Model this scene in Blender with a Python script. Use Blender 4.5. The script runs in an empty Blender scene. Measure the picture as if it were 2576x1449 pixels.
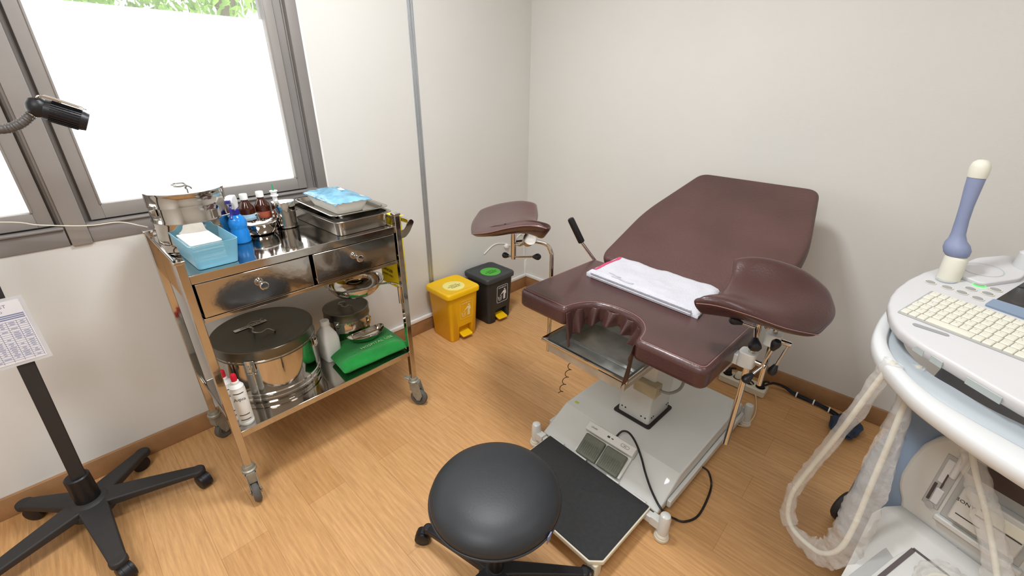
import bpy, bmesh, math, random
from mathutils import Vector, Matrix, Euler
random.seed(7)
PI = math.pi
scene = bpy.context.scene
COL = scene.collection
scene.view_settings.view_transform = 'Standard'
scene.view_settings.look = 'None'
scene.view_settings.exposure = 0.0

# ------------------------------------------------------------------ materials
def hexc(h):
    h = h.lstrip('#')
    out = []
    for i in (0, 2, 4):
        c = int(h[i:i+2], 16) / 255
        out.append(c / 12.92 if c <= .04045 else ((c + .055) / 1.055) ** 2.4)
    return tuple(out) + (1,)

def mat(name, col, rough=.5, metal=0., var=.06, vscale=6., bump=0., bscale=60., coat=0., trans=0., emit=0., alpha=1., ior=1.45, sss=0., sheen=0.):
    m = bpy.data.materials.new(name); m.use_nodes = True
    nt = m.node_tree; n = nt.nodes; l = nt.links
    b = n['Principled BSDF']
    c = hexc(col) if isinstance(col, str) else col
    tc = n.new('ShaderNodeTexCoord')
    nz = n.new('ShaderNodeTexNoise'); nz.inputs['Scale'].default_value = vscale; nz.inputs['Detail'].default_value = 3
    l.new(tc.outputs['Object'], nz.inputs['Vector'])
    cr = n.new('ShaderNodeValToRGB')
    cr.color_ramp.elements[0].position = .3; cr.color_ramp.elements[1].position = .7
    lo = tuple(max(0, x * (1 - var)) for x in c[:3]) + (1,); hi = tuple(min(1, x * (1 + var)) for x in c[:3]) + (1,)
    cr.color_ramp.elements[0].color = lo; cr.color_ramp.elements[1].color = hi
    l.new(nz.outputs['Fac'], cr.inputs['Fac']); l.new(cr.outputs['Color'], b.inputs['Base Color'])
    b.inputs['Roughness'].default_value = rough; b.inputs['Metallic'].default_value = metal
    b.inputs['IOR'].default_value = ior
    b.inputs['Coat Weight'].default_value = coat; b.inputs['Transmission Weight'].default_value = trans
    b.inputs['Alpha'].default_value = alpha
    b.inputs['Sheen Weight'].default_value = sheen
    if sss:
        b.inputs['Subsurface Weight'].default_value = sss; b.inputs['Subsurface Scale'].default_value = .02
    if emit:
        b.inputs['Emission Color'].default_value = c; b.inputs['Emission Strength'].default_value = emit
    if bump:
        nb = n.new('ShaderNodeTexNoise'); nb.inputs['Scale'].default_value = bscale; nb.inputs['Detail'].default_value = 4
        l.new(tc.outputs['Object'], nb.inputs['Vector'])
        bp = n.new('ShaderNodeBump'); bp.inputs['Strength'].default_value = bump; bp.inputs['Distance'].default_value = .01
        l.new(nb.outputs['Fac'], bp.inputs['Height']); l.new(bp.outputs['Normal'], b.inputs['Normal'])
    return m

M = {}
M['steel'] = mat('polished_steel', '#c2bdb6', .08, 1., .05, 5, bump=.06, bscale=9)
M['steel_dull'] = mat('brushed_steel', '#aaa59d', .22, 1., .10, 9, bump=.03, bscale=30)
M['chrome'] = mat('chrome', '#cfccc7', .07, 1., .02)
M['zinc'] = mat('worn_zinc', '#9d9b95', .42, .85, .18, 40)
M['wall'] = mat('wall_paint', '#dbd9d4', .78, 0, .020, 1.6, bump=.05, bscale=220)
M['ceiling'] = mat('ceiling_paint', '#eeebe6', .85)
M['white_trim'] = mat('white_trim', '#eeece8', .45)
M['alu'] = mat('aluminium_strip', '#bcc0c4', .38, .75, .05)
M['frame'] = mat('window_frame_grey', '#8b8683', .5, .15, .04, 8)
M['frame_light'] = mat('window_frame_light', '#999490', .48, .15, .04, 8)
M['dark'] = mat('dark_gap', '#2a2624', .7)
M['leather'] = mat('burgundy_leatherette', '#4a302e', .34, 0, .18, 5, bump=.10, bscale=150, coat=.15)
M['leather_back'] = mat('burgundy_leatherette_worn', '#553a36', .50, 0, .16, 4, bump=.28, bscale=110)
M['thread'] = mat('stitch_thread', '#8f6a66', .7)
M['blackpad'] = mat('black_vinyl', '#2a2c2f', .46, 0, .08, 6, bump=.03, bscale=160)
M['black'] = mat('black_plastic', '#17161a', .42, 0, .1, 10, bump=.06, bscale=200)
M['blackstand'] = mat('black_powder_coat', '#2b2929', .55, 0, .08, 10, bump=.08, bscale=200)
M['rubber'] = mat('grey_rubber', '#5b5955', .7, 0, .15, 30)
M['mat_rubber'] = mat('black_ribbed_mat', '#2b2b2c', .72, 0, .12, 60, bump=.3, bscale=300)
M['enamel'] = mat('white_enamel', '#d3d3ce', .32, 0, .03, 5, coat=.2)
M['enamel_old'] = mat('yellowed_enamel', '#d9d4c2', .42, 0, .06, 12)
M['cream'] = mat('cream_plastic', '#dfd8c4', .45, 0, .04)
M['yellow'] = mat('yellow_plastic', '#f2bf06', .38, 0, .05, 5, sss=.05)
M['yellow_deep'] = mat('yellow_body_plastic', '#eaae08', .42, 0, .05, 5)
M['charcoal'] = mat('charcoal_plastic', '#3b3e40', .45, 0, .08, 8, bump=.05, bscale=150)
M['charcoal_body'] = mat('charcoal_body_plastic', '#2c2d2d', .5, 0, .08, 8, bump=.05, bscale=150)
M['sticker_yellow'] = mat('sticker_pale_yellow', '#efe38a', .5)
M['sticker_green'] = mat('sticker_green', '#4fae3c', .5)
M['ink'] = mat('print_ink', '#33312c', .6)
M['ink_green'] = mat('print_dark_green', '#1c5a20', .6)
M['ink_white'] = mat('print_white', '#e6e6e2', .6)
M['ink_cream'] = mat('print_cream', '#f6e3a8', .6)
M['ink_yellow'] = mat('print_light_yellow', '#fbd34a', .6)
M['ink_blue'] = mat('print_slate_blue', '#7d86a8', .6)
M['paper'] = mat('paper_white', '#e4e4ea', .7)
M['paper_label'] = mat('paper_label', '#dcd6c8', .7)
M['laminate'] = mat('laminate_film', '#dcdee2', .2, alpha=.72)
M['gauze'] = mat('gauze_white', '#f1efe9', .9, 0, .03, 30, bump=.3, bscale=120)
M['bluebox'] = mat('translucent_blue_plastic', '#8ed2ec', .3, 0, .04, 5, alpha=.68)
M['bluewrap'] = mat('blue_film_wrap', '#7fb4cf', .14, 0, .30, 14, bump=.8, bscale=22, alpha=.85)
M['whitetray'] = mat('white_enamel_tray', '#e9e6de', .35)
M['spraybottle'] = mat('blue_bottle_plastic', '#1b86dc', .12, 0, .12, 8, alpha=.88, coat=.3)
M['sprayliquid'] = mat('blue_liquid', '#1f9be6', .1, 0, .1, 8, trans=.45, ior=1.33)
M['navy'] = mat('navy_plastic', '#25207e', .35)
M['whiteplastic'] = mat('white_plastic', '#eeeeea', .42, 0, .02)
M['clearwhite'] = mat('frosted_white_plastic', '#ececec', .3)
M['amber'] = mat('amber_glass', '#4a1d0c', .08, 0, .1, 8, trans=.35, coat=.4)
M['amberlabel'] = mat('brown_bottle_label', '#9a4a30', .5)
M['bluelabel'] = mat('pale_blue_label', '#a9cbe0', .6)
M['green_hub'] = mat('green_needle_hub', '#159a62', .35)
M['greencloth'] = mat('green_cotton_cloth', '#0f8030', .88, 0, .16, 14, bump=.4, bscale=90, sheen=.2)
M['clothprint'] = mat('cloth_print', '#9fbf8a', .9)
M['redcap'] = mat('red_cap_plastic', '#dc1634', .38)
M['jug'] = mat('white_jug_plastic', '#e2e1dc', .5, sss=.1)
M['towel'] = mat('white_towel', '#cfced6', .95, 0, .03, 20, bump=.5, bscale=240, sheen=.4)
M['towelpink'] = mat('pink_towel_stripe', '#d94f78', .95, bump=.4, bscale=240)
M['towelgrey'] = mat('grey_towel_print', '#b9b8be', .95)
M['us_white'] = mat('machine_white_plastic', '#cecdce', .38, 0, .02, 4)
M['us_ring'] = mat('machine_rim_plastic', '#d9dbdb', .35, 0, .02, 4)
M['us_grey'] = mat('machine_pale_grey', '#b4bbc0', .42, 0, .02, 4)
M['us_blue'] = mat('machine_blue_grey', '#8495ab', .42, 0, .05, 4)
M['us_body'] = mat('machine_body_white', '#c6c5c0', .42, 0, .03, 3)
M['us_recess'] = mat('machine_recess_grey', '#a9a9a6', .5, 0, .04, 4)
M['us_key'] = mat('machine_key_cream', '#dddacb', .45, 0, .02)
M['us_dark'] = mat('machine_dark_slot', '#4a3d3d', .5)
M['us_label'] = mat('machine_button_grey', '#b9c2c1', .4)
M['us_oval'] = mat('machine_oval_button', '#9c9c9c', .4)
M['greenled'] = mat('green_led_ring', '#4cff5a', .4, emit=1.3)
M['screen'] = mat('dark_screen_glass', '#1d1512', .08, coat=.5)
M['probe_blue'] = mat('probe_slate_blue', '#8791b0', .42, 0, .05, 8)
M['probe_white'] = mat('probe_ivory', '#dedccd', .42)
M['sleeve'] = mat('clear_plastic_sleeve', '#e6e3de', .15, 0, .12, 20, alpha=.30, bump=.7, bscale=55)
M['cable_white'] = mat('ivory_cable', '#e3dfce', .45)
M['cable_tan'] = mat('tan_cable', '#d9c39d', .5)
M['cable_black'] = mat('black_cable', '#14120f', .4)
M['cable_navy'] = mat('navy_cable', '#232a3c', .5)
M['cable_grey'] = mat('grey_cable', '#8d8f88', .5)
M['cable_copper'] = mat('coiled_cord_brown', '#4d3018', .5)
M['pedal'] = mat('pedal_grey_green', '#6c6e62', .55, 0, .08, 40, bump=.4, bscale=200)
M['pedal_case'] = mat('pedal_case_white', '#dddbd5', .4)
M['beige_box'] = mat('dusty_beige_plastic', '#b3a78c', .6, 0, .15, 20)
M['tape_green'] = mat('lime_tape', '#b4cf4a', .6)
M['bag_blue'] = mat('dark_blue_plastic', '#26364e', .5)
M['box_yellow'] = mat('yellow_card', '#f0da12', .55)
M['bark'] = mat('bark', '#8a7a62', .9)
M['leaf'] = mat('leaf_green', '#9bbf5a', .7, 0, .5, 3)
M['bldg_white'] = mat('outside_render_white', '#f2efe6', .8)
M['bldg_yellow'] = mat('outside_render_yellow', '#f0dc8c', .8)
M['lid_dark'] = mat('dark_reflection_lid_steel', '#6d6b62', .32, .9, .10, 4)  # lid colour darkened to stand in for the dark drawer underside it reflects
M['tray_steel'] = mat('drip_tray_steel', '#b9bab6', .34, .62, .12, 20)
M['caster_grey'] = mat('caster_grey', '#9c9c93', .45, .5, .15, 30)
M['neck'] = mat('dark_flexible_neck', '#5f5c59', .45, .3, .1, 30)
M['gasket'] = mat('grey_gasket', '#55504d', .6)
M['brass_lens'] = mat('lamp_lens', '#e9e6da', .2)

def floor_material():
    m = bpy.data.materials.new('oak_vinyl_planks'); m.use_nodes = True
    nt = m.node_tree; n = nt.nodes; l = nt.links; b = n['Principled BSDF']
    tc = n.new('ShaderNodeTexCoord')
    br = n.new('ShaderNodeTexBrick')
    br.offset = .37; br.inputs['Scale'].default_value = 1; br.inputs['Mortar Size'].default_value = .0009
    br.inputs['Brick Width'].default_value = 1.22; br.inputs['Row Height'].default_value = .152
    br.inputs['Color1'].default_value = hexc('#d6a874'); br.inputs['Color2'].default_value = hexc('#cb9b66')
    br.inputs['Mortar'].default_value = hexc('#b58758')
    l.new(tc.outputs['Object'], br.inputs['Vector'])
    mp = n.new('ShaderNodeMapping'); mp.inputs['Scale'].default_value = (2.2, 34, 1)
    l.new(tc.outputs['Object'], mp.inputs['Vector'])
    nz = n.new('ShaderNodeTexNoise'); nz.inputs['Scale'].default_value = 3.2; nz.inputs['Detail'].default_value = 6; nz.inputs['Roughness'].default_value = .68; nz.inputs['Distortion'].default_value = .5
    l.new(mp.outputs['Vector'], nz.inputs['Vector'])
    rp = n.new('ShaderNodeValToRGB'); rp.color_ramp.elements[0].position = .33; rp.color_ramp.elements[1].position = .68
    rp.color_ramp.elements[0].color = (.66, .58, .50, 1); rp.color_ramp.elements[1].color = (1.12, 1.1, 1.06, 1)
    l.new(nz.outputs['Fac'], rp.inputs['Fac'])
    mp2 = n.new('ShaderNodeMapping'); mp2.inputs['Scale'].default_value = (.7, 3.2, 1)
    l.new(tc.outputs['Object'], mp2.inputs['Vector'])
    wv = n.new('ShaderNodeTexWave'); wv.bands_direction = 'Y'; wv.inputs['Scale'].default_value = 4.5; wv.inputs['Distortion'].default_value = 9; wv.inputs['Detail'].default_value = 3; wv.inputs['Detail Scale'].default_value = .8
    l.new(mp2.outputs['Vector'], wv.inputs['Vector'])
    rp2 = n.new('ShaderNodeValToRGB'); rp2.color_ramp.elements[0].color = (.86, .83, .78, 1); rp2.color_ramp.elements[1].color = (1.05, 1.04, 1.02, 1)
    l.new(wv.outputs['Fac'], rp2.inputs['Fac'])
    m1 = n.new('ShaderNodeMixRGB'); m1.blend_type = 'MULTIPLY'; m1.inputs[0].default_value = .62
    l.new(br.outputs['Color'], m1.inputs[1]); l.new(rp.outputs['Color'], m1.inputs[2])
    m2 = n.new('ShaderNodeMixRGB'); m2.blend_type = 'MULTIPLY'; m2.inputs[0].default_value = .35
    l.new(m1.outputs['Color'], m2.inputs[1]); l.new(rp2.outputs['Color'], m2.inputs[2])
    l.new(m2.outputs['Color'], b.inputs['Base Color'])
    b.inputs['Roughness'].default_value = .42
    bp = n.new('ShaderNodeBump'); bp.inputs['Strength'].default_value = .12; bp.inputs['Distance'].default_value = .004
    l.new(nz.outputs['Fac'], bp.inputs['Height']); l.new(bp.outputs['Normal'], b.inputs['Normal'])
    return m
M['floor'] = floor_material()
M['basewood'] = mat('brown_wood_skirting', '#a07852', .5, 0, .12, 14, bump=.1, bscale=40)

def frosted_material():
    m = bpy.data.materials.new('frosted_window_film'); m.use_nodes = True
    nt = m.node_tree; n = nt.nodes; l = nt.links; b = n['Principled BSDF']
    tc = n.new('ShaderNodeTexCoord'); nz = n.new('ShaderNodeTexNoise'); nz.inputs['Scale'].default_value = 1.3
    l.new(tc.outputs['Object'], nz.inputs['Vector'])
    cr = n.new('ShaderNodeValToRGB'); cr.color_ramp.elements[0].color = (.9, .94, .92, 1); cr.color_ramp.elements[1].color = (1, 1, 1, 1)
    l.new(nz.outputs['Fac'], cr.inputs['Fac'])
    l.new(cr.outputs['Color'], b.inputs['Emission Color']); b.inputs['Emission Strength'].default_value = 1.7  # daylight behind the film is put in as emission of the pane
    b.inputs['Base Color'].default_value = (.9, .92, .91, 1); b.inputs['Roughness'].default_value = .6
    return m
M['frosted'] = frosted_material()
M['clearglass'] = mat('clear_glass', '#f4f8f6', .02, alpha=.10)

# ------------------------------------------------------------------ mesh helpers
def link(o, parent=None):
    COL.objects.link(o)
    if parent is not None: o.parent = parent
    return o

def obj(name, bm, m, parent=None, smooth=35, bevel=0., bseg=2, sub=0, solid=0., loc=None, rot=None, label=None):
    bmesh.ops.recalc_face_normals(bm, faces=bm.faces[:])
    me = bpy.data.meshes.new(name); bm.to_mesh(me); bm.free()
    if smooth:
        for p in me.polygons: p.use_smooth = True
        me.set_sharp_from_angle(angle=math.radians(smooth))
    o = bpy.data.objects.new(name, me)
    me.materials.append(m if not isinstance(m, str) else M[m])
    if solid:
        s = o.modifiers.new('solid', 'SOLIDIFY'); s.thickness = solid; s.offset = 0
    if bevel:
        b = o.modifiers.new('bevel', 'BEVEL'); b.width = bevel; b.segments = bseg; b.limit_method = 'ANGLE'; b.angle_limit = math.radians(40)
    if sub:
        s = o.modifiers.new('sub', 'SUBSURF'); s.levels = sub; s.render_levels = sub
    if bevel or sub:
        for p in me.polygons: p.use_smooth = True
    link(o, parent)
    if loc: o.location = loc
    if rot: o.rotation_euler = rot
    if label: o['label'] = label
    return o

def thing(name, label, cat, loc=(0, 0, 0), rotz=0., group=None):
    o = bpy.data.objects.new(name, None); o.empty_display_size = .05
    COL.objects.link(o); o.location = loc; o.rotation_euler = (0, 0, rotz)
    o['label'] = label; o['category'] = cat
    if group: o['group'] = group
    return o
def tag(o, label, cat, group=None):
    o['label'] = label; o['category'] = cat
    if group: o['group'] = group
    return o
def struct(o): o['kind'] = 'structure'; return o

def B(): return bmesh.new()
def xf(verts, mtx):
    for v in verts: v.co = mtx @ v.co
def add_box(bm, c, s, rot=None, taper=None):
    r = bmesh.ops.create_cube(bm, size=1)['verts']
    for v in r:
        v.co = Vector((v.co.x * s[0], v.co.y * s[1], v.co.z * s[2]))
        if taper and v.co.z > 0: v.co.x *= taper[0]; v.co.y *= taper[1]
    m = Matrix.Translation(Vector(c))
    if rot: m = m @ Euler(rot).to_matrix().to_4x4()
    xf(r, m); return r
def box(c, s, rot=None, taper=None):
    bm = B(); add_box(bm, c, s, rot, taper); return bm
def add_lathe(bm, prof, n=40, mtx=None, cap=False):
    rings = []
    for r, z in prof:
        if r < 1e-5: rings.append([bm.verts.new((0, 0, z))])
        else: rings.append([bm.verts.new((r * math.cos(2*PI*i/n), r * math.sin(2*PI*i/n), z)) for i in range(n)])
    for a, b in zip(rings, rings[1:]):
        for i in range(n):
            j = (i + 1) % n
            if len(a) == 1 and len(b) == 1: continue
            if len(a) == 1: bm.faces.new((a[0], b[i], b[j]))
            elif len(b) == 1: bm.faces.new((a[i], a[j], b[0]))
            else: bm.faces.new((a[i], a[j], b[j], b[i]))
    if mtx is not None:
        xf([v for r in rings for v in r], mtx)
def lathe(prof, n=40, mtx=None):
    bm = B(); add_lathe(bm, prof, n, mtx); return bm
def frame_to(p, q):
    d = (Vector(q) - Vector(p)); L = d.length; d.normalize()
    return Matrix.Translation(Vector(p)) @ d.to_track_quat('Z', 'Y').to_matrix().to_4x4(), L
def add_cyl(bm, p, q, r0, r1=None, n=20):
    m, L = frame_to(p, q); r1 = r0 if r1 is None else r1
    add_lathe(bm, [(0, 0), (r0, 0), (r1, L), (0, L)], n, m)
def cyl(p, q, r0, r1=None, n=20):
    bm = B(); add_cyl(bm, p, q, r0, r1, n); return bm
def catmull(pts, k=8, closed=False):
    P = [Vector(p) for p in pts]
    if len(P) < 3: return P
    out = []
    N = len(P)
    rng = range(N if closed else N - 1)
    for i in rng:
        if closed: p0, p1, p2, p3 = P[(i-1) % N], P[i], P[(i+1) % N], P[(i+2) % N]
        else: p0, p1, p2, p3 = P[max(i-1, 0)], P[i], P[i+1], P[min(i+2, N-1)]
        for j in range(k):
            t = j / k
            out.append(.5 * ((2*p1) + (p2-p0)*t + (2*p0-5*p1+4*p2-p3)*t*t + (3*p1-p0-3*p2+p3)*t**3))
    if not closed: out.append(P[-1])
    return out
def add_tube(bm, pts, r, n=10, smooth=8, closed=False, rfun=None):
    P = catmull(pts, smooth, closed) if smooth else [Vector(p) for p in pts]
    N = len(P); rings = []
    up = Vector((0, 0, 1)); T0 = (P[1] - P[0]).normalized()
    if abs(T0.dot(up)) > .95: up = Vector((1, 0, 0))
    nrm = (up - T0 * up.dot(T0)).normalized()
    for i in range(N):
        if closed: T = (P[(i+1) % N] - P[(i-1) % N]).normalized()
        else: T = (P[min(i+1, N-1)] - P[max(i-1, 0)]).normalized()
        nrm = (nrm - T * nrm.dot(T)).normalized(); bn = T.cross(nrm)
        rr = rfun(i / (N - 1)) if rfun else r
        rings.append([bm.verts.new(P[i] + (nrm * math.cos(2*PI*k/n) + bn * math.sin(2*PI*k/n)) * rr) for k in range(n)])
    for i in range(N if closed else N - 1):
        a, b = rings[i], rings[(i+1) % N]
        for k in range(n):
            bm.faces.new((a[k], a[(k+1) % n], b[(k+1) % n], b[k]))
    if not closed:
        bm.faces.new(rings[0]); bm.faces.new(rings[-1])
def tube(pts, r, n=10, smooth=8, closed=False, rfun=None):
    bm = B(); add_tube(bm, pts, r, n, smooth, closed, rfun); return bm
def add_prism(bm, poly, z0, z1, mtx=None):
    a = [bm.verts.new((x, y, z0)) for x, y in poly]; b = [bm.verts.new((x, y, z1)) for x, y in poly]
    bm.faces.new(a); bm.faces.new(b)
    n = len(poly)
    for i in range(n): bm.faces.new((a[i], a[(i+1) % n], b[(i+1) % n], b[i]))
    if mtx is not None: xf(a + b, mtx)
def prism(poly, z0, z1, mtx=None):
    bm = B(); add_prism(bm, poly, z0, z1, mtx); return bm
def rpoly(pts, r, n=5):
    out = []; N = len(pts)
    for i in range(N):
        p = Vector(pts[i]).to_2d(); a = Vector(pts[i-1]).to_2d(); b = Vector(pts[(i+1) % N]).to_2d()
        rr = r[i] if isinstance(r, (list, tuple)) else r
        da = (a-p); db = (b-p); ra = min(rr, da.length*.45); rb = min(rr, db.length*.45)
        if rr <= 0: out.append((p.x, p.y)); continue
        s = p + da.normalized()*ra; e = p + db.normalized()*rb
        for k in range(n+1):
            t = k/n; q = s*(1-t)**2 + p*2*t*(1-t) + e*t*t
            out.append((q.x, q.y))
    return out
def rrect(cx, cy, w, h, r, n=5):
    return rpoly([(cx-w/2, cy-h/2), (cx+w/2, cy-h/2), (cx+w/2, cy+h/2), (cx-w/2, cy+h/2)], r, n)
def add_grid(bm, rows, closed=False):
    V = [[bm.verts.new(p) for p in row] for row in rows]
    for a, b in zip(V, V[1:]):
        for i in range(len(a) - (0 if closed else 1)):
            j = (i+1) % len(a)
            bm.faces.new((a[i], a[j], b[j], b[i]))
    return V
def grid(rows, closed=False):
    bm = B(); add_grid(bm, rows, closed); return bm
def add_shell(bm, poly0, z0, poly1, z1, t, floor=True):
    """open tray: outer wall from poly0@z0 up to poly1@z1, wall thickness t"""
    def inset(poly, d):
        cx = sum(p[0] for p in poly)/len(poly); cy = sum(p[1] for p in poly)/len(poly)
        out = []
        for x, y in poly:
            out.append((x - d*(1 if x > cx else -1) if abs(x-cx) > d else x, y - d*(1 if y > cy else -1) if abs(y-cy) > d else y))
        return out
    ob = [(x, y, z0) for x, y in poly0]; ot = [(x, y, z1) for x, y in poly1]
    it = [(x, y, z1) for x, y in inset(poly1, t)]; ib = [(x, y, z0+t) for x, y in inset(poly0, t)]
    V = add_grid(bm, [ob, ot, it, ib], closed=True)
    bm.faces.new(V[0]); bm.faces.new(V[-1])
def shell(poly0, z0, poly1, z1, t):
    bm = B(); add_shell(bm, poly0, z0, poly1, z1, t); return bm
def sweep_rect(pts, ws, hs, side=None, bm=None):
    """rectangular section swept along pts (Vectors), w sideways, h along local up"""
    bm = bm or B(); P = [Vector(p) for p in pts]; rings = []
    for i, p in enumerate(P):
        T = (P[min(i+1, len(P)-1)] - P[max(i-1, 0)]).normalized()
        S = Vector(side).normalized() if side else T.cross(Vector((0, 0, 1))).normalized()
        U = S.cross(T).normalized()
        w, h = ws[i]/2, hs[i]/2
        rings.append([bm.verts.new(p + S*a*w + U*b*h) for a, b in ((-1, -1), (1, -1), (1, 1), (-1, 1))])
    for a, b in zip(rings, rings[1:]):
        for k in range(4): bm.faces.new((a[k], a[(k+1) % 4], b[(k+1) % 4], b[k]))
    bm.faces.new(rings[0]); bm.faces.new(rings[-1]); return bm

def add_text(bm, s, size, mtx, ext=.0003, align='CENTER'):
    cu = bpy.data.curves.new('t', 'FONT'); cu.body = s; cu.size = size; cu.align_x = align; cu.align_y = 'CENTER'; cu.extrude = ext
    cu.resolution_u = 2
    to = bpy.data.objects.new('t', cu); COL.objects.link(to)
    dg = bpy.context.evaluated_depsgraph_get(); me = bpy.data.meshes.new_from_object(to.evaluated_get(dg))
    me.transform(mtx); bm.from_mesh(me)
    bpy.data.objects.remove(to); bpy.data.curves.remove(cu); bpy.data.meshes.remove(me)
def text(s, size, mtx, ext=.0003, align='CENTER'):
    bm = B(); add_text(bm, s, size, mtx, ext, align); return bm
def T(x, y, z): return Matrix.Translation((x, y, z))
def RX(a): return Matrix.Rotation(a, 4, 'X')
def RY(a): return Matrix.Rotation(a, 4, 'Y')
def RZ(a): return Matrix.Rotation(a, 4, 'Z')

def dup(root, loc=None, rotz=None, label=None, group=None):
    r = root.copy(); COL.objects.link(r)
    if loc is not None: r.location = loc
    if rotz is not None: r.rotation_euler = (0, 0, rotz)
    if label: r['label'] = label
    if group: r['group'] = group
    for ch in list(root.children):
        c = ch.copy(); COL.objects.link(c); c.parent = r
        for g in list(ch.children):
            d = g.copy(); COL.objects.link(d); d.parent = c
    return r
# ------------------------------------------------------------------ camera
yaw, pitch, roll = math.radians(43.39), math.radians(25.10), math.radians(.435)
fw = Vector((-math.sin(yaw)*math.cos(pitch), math.cos(yaw)*math.cos(pitch), -math.sin(pitch)))
r0 = Vector((math.cos(yaw), math.sin(yaw), 0)); u0 = r0.cross(fw)
rt = r0*math.cos(roll) + u0*math.sin(roll); up = u0*math.cos(roll) - r0*math.sin(roll)
cam = bpy.data.cameras.new('camera'); cam.sensor_width = 36; cam.lens = 1091/2576*36; cam.clip_start = .02
co = bpy.data.objects.new('camera', cam); COL.objects.link(co)
co.matrix_world = Matrix(((rt.x, up.x, -fw.x, 2.155), (rt.y, up.y, -fw.y, -2.442), (rt.z, up.z, -fw.z, 1.5), (0, 0, 0, 1)))
scene.camera = co

# ------------------------------------------------------------------ room shell
RX1, RY0, RZ1 = 3.9, -4.6, 2.62
def sbox(name, lo, hi, m, **k):
    c = [(a+b)/2 for a, b in zip(lo, hi)]; s = [b-a for a, b in zip(lo, hi)]
    return struct(obj(name, box(c, s), m, smooth=0, **k))
sbox('floor', (-.0, RY0, -.06), (RX1, 0, 0), 'floor')
sbox('ceiling', (-.14, RY0, RZ1), (RX1, .12, RZ1+.06), 'ceiling')
sbox('wall_back', (-.14, 0, -.06), (RX1, .12, RZ1), 'wall')
sbox('wall_right', (RX1, RY0, -.06), (RX1+.12, .12, RZ1), 'wall')
sbox('wall_front', (-.14, RY0-.12, -.06), (RX1+.12, RY0, RZ1), 'wall')
WY0, WY1, WZ0, WZ1 = -3.52, -1.505, .968, 2.28
bm = B()
for lo, hi in (((-.14, WY1, -.06), (0, 0, RZ1)), ((-.14, RY0, -.06), (0, WY0, RZ1)), ((-.14, WY0, -.06), (0, WY1, WZ0)), ((-.14, WY0, WZ1), (0, WY1, RZ1))):
    add_box(bm, [(a+b)/2 for a, b in zip(lo, hi)], [b-a for a, b in zip(lo, hi)])
struct(obj('wall_left', bm, 'wall', smooth=0))
sbox('baseboard_left', (0, RY0, 0), (.014, 0, .09), 'basewood', bevel=.002)
sbox('baseboard_back', (.014, -.014, 0), (RX1, 0, .09), 'basewood', bevel=.002)
sbox('baseboard_right', (RX1-.014, RY0, 0), (RX1, -.014, .09), 'basewood', bevel=.002)
sbox('baseboard_front', (.014, RY0, 0), (RX1-.014, RY0+.014, .09), 'basewood', bevel=.002)
# white cable ducts above the skirting and up the corner
sbox('trim_1', (0, -1.30, .092), (.018, 0, .116), 'white_trim', bevel=.003)
sbox('trim_2', (.018, -.018, .092), (.40, 0, .116), 'white_trim', bevel=.003)
sbox('trim_3', (0, -.026, .116), (.010, 0, .235), 'white_trim', bevel=.002)
# aluminium joint strip on the left wall
bm = B(); add_box(bm, (.003, -.930, 1.365), (.006, .034, 2.498)); add_box(bm, (.007, -.9385, 1.365), (.006, .006, 2.498)); add_box(bm, (.007, -.9215, 1.365), (.006, .006, 2.498))
struct(obj('trim_4', bm, 'alu', bevel=.001))

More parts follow.
